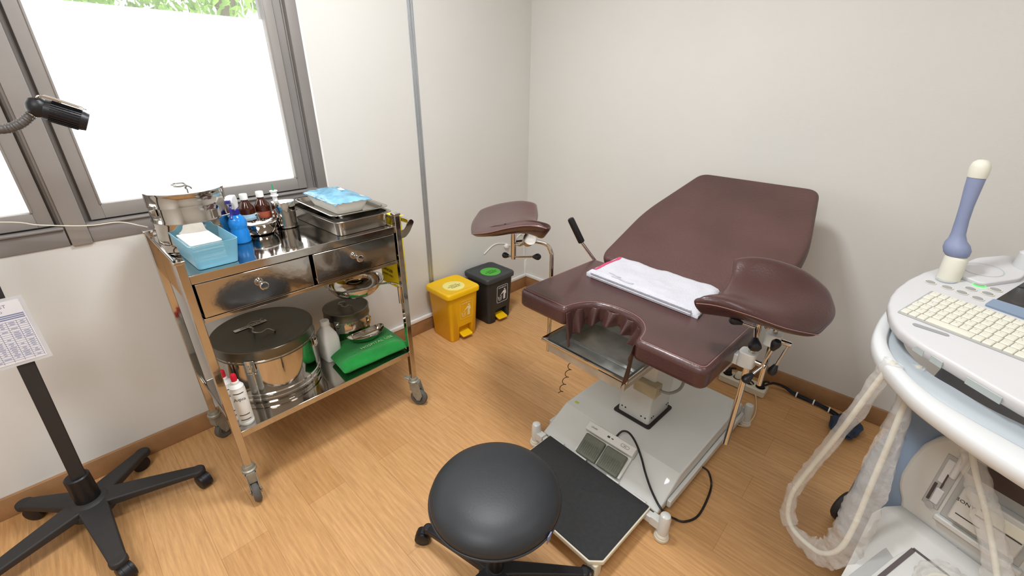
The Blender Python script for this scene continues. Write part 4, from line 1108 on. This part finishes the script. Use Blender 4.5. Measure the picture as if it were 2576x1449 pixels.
strip(.045, .10, .052, .985, .017, 'towelpink', 'pink_stripe')
strip(.23, .10, .44, .085, .016, 'towelgrey', 'grey_print'); strip(.18, .17, .30, .15, .012, 'towelgrey', 'grey_print')
# layered folded edge
for k in range(4):
    P = [tq(u/20, 0) for u in range(1, 20)]
    obj('folded_edge', tube([(p.x, p.y-.002*(k % 2)-.001, .004+k*.0062) for p in P], .0030, 6, 0), 'towel', tw_)

# ------------------------------------------------------------------ foot switch lying on the base
CW = Matrix.Translation((1.534, -.883, 0)) @ RZ(-.048)
sl = math.atan2(.084, .157)
fp = thing('foot_switch', 'white foot switch with two grey green pedals resting on the sloping base cover', 'foot switch', tuple(CW @ Vector((-.015, -.290, .0945))), -.048+.03)
Ms = RX(sl)
def onslope(nm, bm, mm, par, **k):
    xf(bm.verts, Ms); return obj(nm, bm, mm, par, **k)
onslope('case', box((0, .0, .010), (.222, .135, .014)), 'pedal_case', fp, bevel=.004, bseg=3)
hd = onslope('header', box((0, .052, .028), (.232, .042, .034)), 'pedal_case', fp, bevel=.005, bseg=3)
for x in (-.052, .052):
    bm = B(); add_box(bm, (x, -.024, .024), (.098, .096, .018), (.10, 0, 0)); o_ = onslope('pedal', bm, 'pedal', fp, bevel=.007, bseg=3)
    bm = B()
    for k in range(9): add_box(bm, (x-.036+k*.009, -.035, .0335), (.003, .050, .0016), (.10, 0, 0))
    onslope('pedal_ribs', bm, 'pedal', o_, smooth=0)
bm = B()
add_text(bm, 'LINAK', .011, T(-.078, .052, .0452)); add_box(bm, (-.006, .052, .0452), (.012, .008, .0004)); add_box(bm, (.012, .052, .0452), (.010, .004, .0004))
add_tube(bm, [(x, y, .0453) for x, y in rrect(.072, .052, .036, .012, .005, 3)], .0006, 4, 0, True); add_box(bm, (.072, .052, .0452), (.012, .002, .0004))
onslope('header_print', bm, 'ink', hd, smooth=0)
def cw(p): return tuple(CW @ Vector(p))
cbp = [(-.006, -.232, .150), (.004, -.205, .168), (.030, -.195, .170), (.075, -.212, .158), (.125, -.245, .134), (.165, -.280, .116), (.215, -.315, .092), (.270, -.345, .075), (.300, -.340, .055), (.318, -.300, .012), (.348, -.280, .006), (.372, -.225, .006), (.368, -.14, .006), (.352, -.06, .02), (.325, -.04, .060), (.298, -.045, .074)]
fpi = (Matrix.Translation(fp.location) @ RZ(-.018)).inverted()
obj('cord', tube([tuple(fpi @ Vector(cw(p))) for p in cbp], .0042, 10, 8), 'cable_black', fp)
# coiled brown cord hanging at the left of the tray
pts = []
for k in range(150):
    f = k/149; a = f*2*PI*8.5
    pts.append(cw((-.262-.095*f + .010*math.cos(a), -.17+.012*math.sin(a)-.02*f, .545-.40*f)))
tag(obj('coiled_cord', tube(pts, .0019, 6, 0), 'cable_copper'), 'thin coiled brown cord hanging behind the left of the drip tray', 'cord')

# ------------------------------------------------------------------ power strip, adapter and wires at the wall
ps = thing('power_strip', 'cream multi-socket power strip on the floor behind the right stirrup', 'power strip', (1.745, -.150, 0), -.02)
obj('strip_body', prism(rrect(0, 0, .235, .082, .014), .002, .040), 'cream', ps, bevel=.004, bseg=3)
for x in (-.085, -.030, .030, .085):
    obj('socket', lathe([(0, .0405), (.021, .0405), (.0225, .0415), (.0235, .0405), (.0235, .040), (0, .040)], 28, T(x, 0, 0)), 'dark', ps)
for i, (x, mm, col) in enumerate(((-.085, 'cable_black', 'black plug in the left socket of the power strip'), (-.030, 'cream', 'cream plug in the second socket of the power strip'), (.085, 'cable_black', 'black plug in the right end socket of the power strip'))):
    c_, s__ = math.cos(-.02), math.sin(-.02)
    t = thing('plug', col, 'plug', (1.745+x*c_, -.150+x*s__, .0415))
    bm = B(); add_lathe(bm, [(0, 0), (.018, 0), (.019, .010), (.016, .026), (.010, .036), (0, .037)], 24); obj('plug_body', bm, mm, t)
    obj('plug_neck', tube([(0, 0, .022), (.012, .010, .034), (.030, .020, .036)], .006, 8, 5), mm, t)
tag(obj('looped_cable', tube([(1.775, -.150, .045), (1.80, -.165, .035), (1.835, -.215, .005), (1.868, -.33, .004), (1.872, -.42, .004), (1.855, -.485, .005), (1.815, -.50, .02), (1.80, -.47, .05)], .0032, 8, 8), 'cable_tan'), 'thin tan cord looping on the floor from the power strip to the white adapter', 'cable')
ad = thing('power_adapter', 'white rounded power adapter beside the rear right corner of the base', 'adapter', (1.835, -.450, 0), .4)
obj('adapter_body', lathe([(0, .004), (.026, .004), (.029, .010), (.029, .060), (.024, .072), (0, .074)], 32), 'whiteplastic', ad)
obj('adapter_arm', box((-.032, .0, .062), (.05, .036, .034), (0, .25, 0)), 'whiteplastic', ad, bevel=.006, bseg=3)
for k in range(5):
    z = .008+.007*(k % 3); o = .006*k-.012
    p = [(1.842, -.135+o, .050-.003*k), (1.875, -.088+o*.6, .052+.010*(k == 0)), (1.925, -.050+o*.5, .030+z*.3), (1.975, -.045+o*.4, z), (2.05, -.052+o*.35, z), (2.12, -.062+o*.35, z), (2.19, -.095+o*.8, z), (2.235, -.16+o, z)]
    tag(obj('bundled_wire', tube(p, .0038, 8, 6), 'cable_black' if k % 2 == 0 else 'cable_navy'), 'dark wire in the bundle running along the skirting to the ultrasound machine', 'wire', 'dark bundled wires along the skirting')
for i, (x, y) in enumerate(((1.985, -.046), (2.065, -.055), (2.135, -.067))):
    t = obj('cable_tie', lathe([(.013, -.003), (.0155, -.003), (.0155, .003), (.013, .003), (.013, -.003)], 16, T(x, y, .014) @ RY(PI/2)), 'whiteplastic')
    tag(t, ['white cable tie on the wire bundle nearest the power strip', 'white cable tie at the middle of the wire bundle', 'white cable tie on the wire bundle nearest the ultrasound machine'][i], 'cable tie')
bg = thing('plastic_bag', 'crumpled dark blue plastic bag on the floor at the end of the wires', 'bag', (2.215, -.175, 0))
random.seed(4); bm = B(); bmesh.ops.create_icosphere(bm, subdivisions=3, radius=1)
for v in bm.verts:
    n_ = noise.noise(v.co*2.2)*.35+noise.noise(v.co*5)*.15
    v.co = Vector((v.co.x*.058, v.co.y*.085, (v.co.z+.9)*.030))*(1+n_)
    v.co.z = max(v.co.z, .001)
obj('bag_body', bm, 'bag_blue', bg, smooth=30)
# ------------------------------------------------------------------ ultrasound machine
us = thing('ultrasound_machine', 'white and blue grey ultrasound machine with keyboard console cropped at the right', 'machine', (2.207, -.910, 0), math.radians(-23.33))
c14, s14 = math.cos(math.radians(14)), math.sin(math.radians(14))
def K(u, v, w=0.): return Vector((u, v*c14 - w*s14, .93 + v*s14 + w*c14))
KM = Matrix(((1, 0, 0, 0), (0, c14, -s14, 0), (0, s14, c14, .93), (0, 0, 0, 1)))
CU = .43
left = [(CU, -.148), (.36, -.146), (.313, -.138), (.257, -.126), (.176, -.106), (.120, -.094), (.081, -.083), (.045, -.067), (.018, -.046), (-.010, -.015), (-.036, .022), (-.054, .062), (-.067, .108), (-.074, .171), (-.071, .235), (-.058, .290), (-.040, .345), (-.018, .400), (.020, .455), (.090, .490), (.20, .505), (CU, .508)]
out = left + [(2*CU-x, y) for x, y in left[-2:0:-1]]
def scaled(poly, d):
    n = len(poly); res = []
    for i in range(n):
        a = Vector(poly[i-1]); b = Vector(poly[(i+1) % n]); t_ = (b-a).normalized(); nn = Vector((-t_.y, t_.x))
        q = Vector(poly[i]) + nn*d; res.append((q.x, q.y))
    return res
a2 = sum(out[i-1][0]*out[i][1]-out[i][0]*out[i-1][1] for i in range(len(out)))
SG = -1 if a2 < 0 else 1     # +d*SG goes inward
def loft(layers):
    bm = B(); V = add_grid(bm, [[K(x, y, w) for x, y in scaled(out, SG*d)] for d, w in layers], True)
    bm.faces.new(V[0]); bm.faces.new(V[-1]); return bm
con = obj('console', loft([(.004, .0), (-.003, -.003), (-.007, -.010), (-.006, -.030), (.006, -.042), (.030, -.060), (.06, -.085)]), 'us_white', us, smooth=50)
# handle rim wrapping the console
ro = [(CU, -.285), (.385, -.2835), (.335, -.280), (.262, -.262), (.170, -.226), (.084, -.170), (.033, -.130), (-.012, -.076), (-.050, .005), (-.070, .075), (-.083, .15), (-.086, .23)]
ro = [(CU, -.272), (.350, -.262)] + [p for p in [(.262, -.245), (.170, -.217), (.084, -.169), (.033, -.131), (-.012, -.076), (-.048, .006), (-.068, .080), (-.082, .15), (-.086, .23)]]
ri = [(CU, -.210), (.356, -.203), (.262, -.196), (.192, -.184), (.128, -.158), (.060, -.112), (.014, -.060), (-.020, .018), (-.044, .085), (-.066, .15), (-.072, .23)]
re_ = [(CU, -.125), (.34, -.114), (.262, -.112), (.196, -.100), (.140, -.090), (.086, -.062), (.045, -.030), (.010, .025), (-.022, .085), (-.050, .15), (-.064, .23)]
def mirror(L): return L + [(2*CU-x, y) for x, y in L[:0:-1]]
def pathsmooth(L): return [(p.x, p.y) for p in catmull([(x, y, 0) for x, y in L], 5)]
def fullpath(L):
    Lf = pathsmooth(L[::-1]); return Lf + [(2*CU-x, y) for x, y in Lf[-2::-1]]
po, pi_, pe = fullpath(ro), fullpath(ri), fullpath(re_)
def mix(A, Bp, f): return [(a[0]*(1-f)+b[0]*f, a[1]*(1-f)+b[1]*f) for a, b in zip(A, Bp)]
def rowk(P, w): return [K(x, y, w) for x, y in P]
ring = grid([rowk(mix(po, pi_, .20), -.104), rowk(mix(po, pi_, .02), -.094), rowk(po, -.076), rowk(mix(po, pi_, .06), -.064), rowk(mix(po, pi_, .2), -.059), rowk(mix(po, pi_, .5), -.057), rowk(mix(po, pi_, .9), -.057), rowk(pi_, -.060), rowk(mix(pi_, pe, .05), -.072), rowk(mix(pi_, pe, .1), -.104)])
obj('handle_rim', ring, 'us_ring', us, smooth=60, solid=.003)
led = grid([rowk(mix(pi_, pe, .01), -.070), rowk(mix(pi_, pe, .6), -.074), rowk(mix(pi_, pe, .93), -.076), rowk(mix(pi_, pe, 1.0), -.086), rowk(mix(pi_, pe, .9), -.106)])
obj('rim_ledge', led, 'us_grey', us, smooth=50, solid=.003)
# keyboard
kb_ = obj('keyboard', loft([(.0, 0)]) if False else prism(rpoly([(-.004, -.008), (.285, -.008), (.285, .148), (-.008, .148)], .006, 3), -.001, .0015, KM), 'us_recess', us, smooth=30)
keyb = B(); add_prism(keyb, rrect(0, 0, .0172, .0195, .003, 2), 0, .0035); 
key_m = None
random.seed(1)
for r in range(6):
    v = .010 + r*.0245
    x = 0.
    for c in range(14):
        wk = 1.0
        u = .0085 + c*.0196 + (r % 2)*.002 - r*.0004
        if r == 0 and 3 <= c <= 7:
            if c != 5: continue
            u, wk = .0085+5*.0196, 5.4
        o = None
        if key_m is None or wk > 1.01:
            bm = B(); rows = [[(px, py, z) for px, py in rrect(0, 0, w_*wk if wk > 1.01 else w_, h_, .0025, 2)] for w_, h_, z in ((.0180, .0222, .0), (.0178, .0220, .003), (.0142, .0178, .0048))]
            V = add_grid(bm, rows, True); bm.faces.new(V[0]); bm.faces.new(V[-1]); xf(bm.verts, RX(math.radians(14)))
            o = obj('key', bm, 'us_key', kb_, smooth=30)
            if wk <= 1.01: key_m = o.data
        else:
            o = bpy.data.objects.new('key', key_m); link(o, kb_)
        o.location = K(u, v, .0015)
bm = B()
L_ = ['QWERTYUIOP[]', 'ASDFGHJKL;', 'ZXCVBNM,./']
rowstr = ['', '^ZXCVBNM,./^', '#ASDFGHJKL;#', '>QWERTYUIOP[]', '`1234567890-=', 'abcdefghijkl']
for r in range(1, 6):
    for c, chh in enumerate(rowstr[r][:13]):
        add_text(bm, chh.upper() if r < 5 else 'F', .0052, KM @ T(.0065 + c*.0196 + (r % 2)*.002 - r*.0004, .013 + r*.0245, .0065), .0001)
obj('key_print', bm, 'us_recess', kb_, smooth=0)
obj('grip_slot', prism(rpoly([(.046, -.030), (.050, -.024), (.118, -.016), (.124, -.021), (.120, -.026), (.054, -.036)], .003, 3), -.001, .0012, KM @ T(0, 0, .0005)), 'us_oval', us, smooth=0)
# front edge buttons
for (x0, y0), (x1, y1) in (((.090, -.0835), (.118, -.0925)), ((.135, -.0965), (.163, -.1045)), ((.216, -.118), (.286, -.1345))):
    a = Vector((x0, y0)); b = Vector((x1, y1)); d = (b-a).normalized(); nn = Vector((d.y, -d.x))
    q = [K(*(a+nn*(.0065)), -.0115), K(*(b+nn*(.0065)), -.0115), K(*(b+nn*.0062), -.031), K(*(a+nn*.0062), -.031)]
    q2 = [p + (K(nn.x, nn.y, 0)-K(0, 0, 0))*.002 for p in q]
    bm = B(); V0 = [bm.verts.new(p) for p in q]; V1 = [bm.verts.new(p) for p in q2]
    bm.faces.new(V0); bm.faces.new(V1)
    for k in range(4): bm.faces.new((V0[k], V0[(k+1) % 4], V1[(k+1) % 4], V1[k]))
    obj('edge_button', bm, 'us_label', us, smooth=0)
# oval buttons
def oval(u, v, led_=False):
    b_ = obj('oval_button', lathe([(0, .0035), (.009, .003), (.0105, .001), (.0105, 0), (0, 0)], 28, KM @ T(u, v, .0005) @ Matrix.Diagonal((1.15, .72, 1, 1))), 'us_oval', us)
    obj('button_rim', lathe([(.0104, 0), (.0124, 0), (.0124, .002), (.0104, .002), (.0104, 0)], 28, KM @ T(u, v, .0005) @ Matrix.Diagonal((1.15, .76, 1, 1))), 'greenled' if led_ else 'us_key', b_)
for u, v, l_ in ((-.033, .188, 0), (.007, .189, 0), (.046, .218, 0), (.042, .187, 0), (.084, .252, 0), (.082, .221, 0), (.079, .183, 0), (.049, .251, 1)): oval(u, v, l_)
# touch screen area
obj('screen', prism(rpoly([(.108, .178), (.30, .168), (.30, .42), (.108, .42)], .010, 4), 0, .004, KM), 'screen', us, smooth=0)
obj('screen_bezel', prism(rpoly([(.104, .160), (.31, .150), (.31, .200), (.104, .200)], .006, 4), 0, .0055, KM), 'us_blue', us, smooth=0)
# probe holders: raised block with wells
bm = B(); blk = rpoly([(-.035, .262), (.058, .246), (.100, .330), (.085, .430), (.02, .440), (-.022, .38)], .014, 4)
add_prism(bm, blk, -.002, .012, KM); hb = obj('holder_block', bm, 'us_white', us, smooth=30, bevel=.004, bseg=3)
obj('holder_well', lathe([(.0, .006), (.030, .006), (.036, .0128), (.038, .0128), (.038, .011)], 36, KM @ T(.022, .318, 0) @ Matrix.Diagonal((1.2, .95, 1, 1))), 'us_grey', hb)
obj('holder_ring', lathe([(.021, .0), (.025, .0), (.026, .004), (.021, .003)], 32, KM @ T(-.016, .232, 0)), 'us_grey', us)
# body under the console
side = [(.055, .03), (.060, .44), (.12, .50), (2*CU-.12, .50), (2*CU-.06, .44), (2*CU-.055, .03), (2*CU-.15, .015), (.155, .015)]
def ring_at(poly, z, s): 
    cx, cy = CU, .27
    return [(cx+(x-cx)*s, cy+(y-cy)*s, z) for x, y in rpoly(poly, .03, 3)]
bm = B(); V = add_grid(bm, [ring_at(side, .10, .98), ring_at(side, .16, 1.02), ring_at(side, .45, 1.0), ring_at(side, .66, .92), ring_at(side, .80, .86)], True); bm.faces.new(V[0]); bm.faces.new(V[-1])
bod = obj('side_housing', bm, 'us_blue', us, smooth=45)
bm = B()
for k in range(5): add_box(bm, (.100-.008*k*0, .022+.0*k, .60-.030*k), (.004, .03, .009), (0, .5, 0))
obj('vent_slot', bm, 'us_dark', bod, smooth=0)
# white front fascia
XZ = Matrix(((1, 0, 0, 0), (0, 0, 1, 0), (0, 1, 0, 0), (0, 0, 0, 1)))
fl = [(.250, .700), (.216, .664), (.188, .632), (.170, .590), (.161, .530), (.158, .465), (.166, .425), (.186, .388), (.192, .355)]
fa = fl + [(2*CU-x, z) for x, z in fl[::-1]]
bm = B(); add_prism(bm, rpoly(fa, .01, 3), -.002, .034, XZ); fas = obj('front_fascia', bm, 'us_body', us, smooth=30, bevel=.010, bseg=3)
# lower sloping front with foot area
sl_l = [(.196, -.004, .372), (.172, -.030, .352), (.164, -.060, .330), (.180, -.110, .290), (.206, -.190, .236), (.222, -.250, .200), (.225, -.275, .10)]
rows = []
for x, y, z in sl_l: rows.append([(x + (2*CU-2*x)*k/12, y - .01*math.sin(PI*k/12), z) for k in range(13)])
bm = B(); V = add_grid(bm, rows)
rows2 = [[(p[0]+.004*(1 if p[0] < CU else -1), .03, min(p[2]-.03, .36) if i < 6 else .10) for p in r] for i, r in enumerate(rows)]
# sides
for side_i in (0, 12):
    A_ = [V[i][side_i] for i in range(len(V))]
    Bv = [bm.verts.new((sl_l[i][0] if side_i == 0 else 2*CU-sl_l[i][0], .02, .09)) for i in range(len(V))]
    for i in range(len(V)-1): bm.faces.new((A_[i], A_[i+1], Bv[i+1], Bv[i]))
low = obj('lower_front', bm, 'us_body', us, smooth=50, solid=.006)
bm = B(); add_box(bm, (CU, .12, .055), (.42, .62, .05)); obj('base', bm, 'us_blue', us, bevel=.02, bseg=4)
def slp(x, t, w=0.):   # point on the slope, t measured downwards from the top
    n_ = Vector((0, -.2, .3)).normalized(); d = Vector((0, -.3, -.2)).normalized()
    return Vector((x, 0, .362)) + d*t + n_*w
SM = Matrix(((1, 0, 0, 0), (0, -.832, -.555, 0), (0, -.555, .832, .362), (0, 0, 0, 1)))
SM = Matrix(((1, 0, 0, 0), (0, .832, -.555, 0), (0, .555, .832, .362), (0, 0, 0, 1)))    # x across, y up the slope, z normal
outer = rpoly([(.222, -.30), (.236, -.10), (.262, -.030), (.300, -.020), (.46, -.020), (.46, -.30)], [.01, .06, .04, .02, .02, .01], 5)
obj('foot_recess', prism(outer, .001, .006, SM @ T(0, 0, .001)), 'us_recess', low, smooth=0, bevel=.001)
inner_ = rpoly([(.252, -.30), (.262, -.110), (.282, -.060), (.47, -.054), (.47, -.30)], [.01, .04, .03, .02, .01], 4)
obj('drawer_face', prism(inner_, .005, .011, SM @ T(0, 0, .001)), 'us_body', low, smooth=0, bevel=.0015)
bm = B(); add_box(bm, (.272, -.180, .0125), (.010, .20, .002), (0, 0, -.05)); add_box(bm, (.36, -.079, .0125), (.17, .006, .002)); xf(bm.verts, SM @ T(0, 0, .001)); obj('drawer_gap', bm, 'us_dark', low, smooth=0)
obj('emblem', lathe([(.020, .0), (.0212, .0), (.0212, .0012), (.020, .0012), (.020, 0)], 36, SM @ T(.318, .018, .006)), 'us_recess', low)
# disc drive slot and printer bay on the fascia
def fb(name, x0, x1, z0, z1, y0, y1, m, par, bev=.002, rot=None):
    return obj(name, box(((x0+x1)/2, (y0+y1)/2, (z0+z1)/2), (x1-x0, y1-y0, z1-z0), rot), m, par, bevel=bev)
fb('slot_recess', .224, .262, .432, .612, -.004, .001, 'us_recess', fas, .002)
fb('drive_cover', .231, .248, .520, .600, -.007, -.002, 'us_white', fas); fb('drive_slot', .230, .236, .452, .512, -.008, -.002, 'us_dark', fas, .0005); fb('drive_slot', .244, .2475, .505, .556, -.0085, -.002, 'us_dark', fas, .0005)
fb('drive_cover', .238, .256, .448, .500, -.0065, -.002, 'us_white', fas); fb('drive_handle', .247, .262, .552, .640, -.014, -.002, 'us_white', fas, .005)
obj('round_button', cyl((.243, -.001, .437), (.243, -.007, .437), .010, n=24), 'us_recess', fas)
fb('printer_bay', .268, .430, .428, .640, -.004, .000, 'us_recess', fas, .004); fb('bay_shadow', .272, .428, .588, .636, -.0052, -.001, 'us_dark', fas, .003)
pr = thing('photo_printer', 'small white thermal printer set in the bay of the ultrasound machine', 'printer', (0, 0, 0), 0)
UM = Matrix.Translation((2.207, -.910, 0)) @ RZ(math.radians(-23.33))
pr.location = UM @ Vector((.352, -.004, .452)); pr.rotation_euler = (0, 0, math.radians(-23.33))
obj('printer_front', box((0, -.012, .055), (.132, .026, .108)), 'us_body', pr, bevel=.004)
obj('printer_shelf', box((.02, -.026, .078), (.09, .006, .034)), 'us_key', pr, bevel=.002)
bm = B(); add_text(bm, 'SONY', .014, T(-.048, -.0256, .070) @ RX(PI/2)); add_box(bm, (-.03, -.0254, .028), (.05, .0006, .003)); add_box(bm, (.02, -.0296, .060), (.088, .0006, .003)); add_cyl(bm, (-.014, -.029, .085), (-.014, -.031, .085), .006)
obj('printer_print', bm, 'ink', pr, smooth=0)
fb('bay_lip', .262, .44, .410, .428, -.016, .0, 'us_body', fas, .004)
# rear wheel
obj('wheel', lathe([(0, -.016), (.055, -.016), (.062, -.008), (.062, .008), (.055, .016), (0, .016)], 36, T(.010, .190, .062) @ RY(PI/2)), 'blackstand', us)
fb('wheel_fork', .035, .10, .05, .12, .17, .21, 'blackstand', us, .006)
# floor casters at the front
for x in (.27, 2*CU-.27): caster(us, (x, -.16, .055), .5, r=.025, w=.020, mfork='blackstand', mwheel='blackstand', hood=True)

# ------------------------------------------------------------------ probes in their holders
def up_(p): return UM @ Vector(p)
pb = thing('ultrasound_probe', 'long ultrasound probe with blue grey handle and ivory tip standing in the left holder', 'probe', up_((-.015, .232, .985)), math.radians(-23.33))
def loftc(name, pts, m):
    """pts: (x, y, z, rx, ry) centre and half sizes"""
    rows = [[(x+rx*math.cos(2*PI*k/32), y+ry*math.sin(2*PI*k/32), z) for k in range(32)] for x, y, z, rx, ry in pts]
    bm = B(); V = add_grid(bm, rows, True); bm.faces.new(V[0]); bm.faces.new(V[-1]); return obj(name, bm, m, pb, smooth=60)
loftc('holder_grip', [(-.001, 0, -.012, .027, .024), (-.002, 0, .020, .0275, .024), (-.004, 0, .065, .027, .024), (-.006, 0, .073, .024, .020)], 'probe_white')
loftc('handle', [(-.008, 0, .070, .022, .020), (-.009, 0, .078, .029, .026), (-.012, 0, .092, .032, .028), (-.016, 0, .106, .029, .024), (-.020, 0, .118, .021, .018), (-.024, 0, .135, .0165, .015), (-.029, 0, .175, .0150, .014), (-.033, 0, .215, .0155, .014), (-.037, 0, .262, .0185, .016), (-.039, 0, .292, .0200, .017)], 'probe_blue')
loftc('probe_tip', [(-.039, 0, .292, .0210, .018), (-.040, 0, .305, .0225, .019), (-.041, 0, .320, .0225, .019), (-.042, 0, .331, .0185, .016), (-.042, 0, .338, .011, .010), (-.042, 0, .3395, .003, .003)], 'probe_white')
pb2 = thing('ultrasound_probe', 'white probe head in the right holder partly cut off by the picture edge', 'probe', up_((.085, .395, 1.030)), math.radians(-23.33))
obj('probe_body', lathe([(0, 0), (.036, 0), (.038, .004), (.036, .045), (.030, .050), (.024, .054), (.020, .075), (.026, .095), (.030, .115), (.020, .130), (0, .132)], 36), 'us_ring', pb2)
obj('probe_band', lathe([(.0245, .052), (.0262, .054), (.0245, .060), (.0235, .060)], 30), 'us_dark', pb2)
# cables in clear plastic sleeves
def sleeve_cable(name, label, pts, r, R, seed):
    t = thing(name, label, 'cable', tuple(UM @ Vector(pts[0])), math.radians(-23.33))
    off = Vector(pts[0]); P = [Vector(p)-off for p in pts]
    obj('cable_core', tube([tuple(p) for p in P], r, 12, 8), 'cable_white', t)
    random.seed(seed)
    Q = catmull(P, 10); N = len(Q); rings = []; nrm = None
    for i in range(N):
        Tn = (Q[min(i+1, N-1)]-Q[max(i-1, 0)]).normalized()
        nrm = Vector((1, .2, 0)) if nrm is None else nrm
        nrm = (nrm - Tn*nrm.dot(Tn)).normalized(); bn = Tn.cross(nrm); f = i/(N-1); ring_ = []
        for k in range(12):
            a = 2*PI*k/12
            rr = R(f) * (1 + .30*noise.noise(Vector((math.cos(a)*1.5, math.sin(a)*1.5, i*.35+seed))) + random.uniform(-.06, .06))
            rr = max(rr, r*1.25)
            ring_.append(Q[i] + nrm*math.cos(a)*rr + bn*math.sin(a)*rr*.55)
        rings.append(ring_)
    obj('plastic_sleeve', grid(rings, True), 'sleeve', t, smooth=45)
    return t
sleeve_cable('probe_cable', 'ivory probe cable in a clear crinkled plastic sleeve hanging in a loop beside the machine',
    [(.080, -.12, .845), (.072, -.13, .80), (.045, -.15, .60), (.018, -.16, .44), (.004, -.17, .35), (.000, -.18, .285), (.012, -.185, .215), (.045, -.19, .178), (.095, -.19, .172), (.140, -.19, .188), (.168, -.18, .240), (.168, -.16, .33), (.152, -.13, .46), (.135, -.10, .62), (.118, -.08, .78), (.112, -.07, .84)], .0075,
    lambda f: .026 - .008*math.sin(PI*min(1, f*2.2)) if f < .45 else (.016 + .030*math.sin(PI*min(1, (f-.45)/.5))), 3)
sleeve_cable('probe_cable', 'ivory probe cable in a clear plastic sleeve hanging diagonally across the machine front',
    [(.235, -.05, .76), (.262, -.055, .70), (.300, -.06, .63), (.345, -.07, .565), (.395, -.09, .49), (.44, -.12, .42), (.47, -.16, .34), (.47, -.22, .27)], .0065,
    lambda f: .014 + .014*math.sin(PI*f), 8)
sleeve_cable('sleeved_cable', 'ivory cable in clear plastic lying on the machine foot at the bottom edge',
    [(.36, -.165, .285), (.335, -.12, .312), (.345, -.095, .330), (.38, -.085, .338), (.43, -.085, .338), (.47, -.09, .335)], .0060,
    lambda f: .016 + .020*math.sin(PI*f), 12)
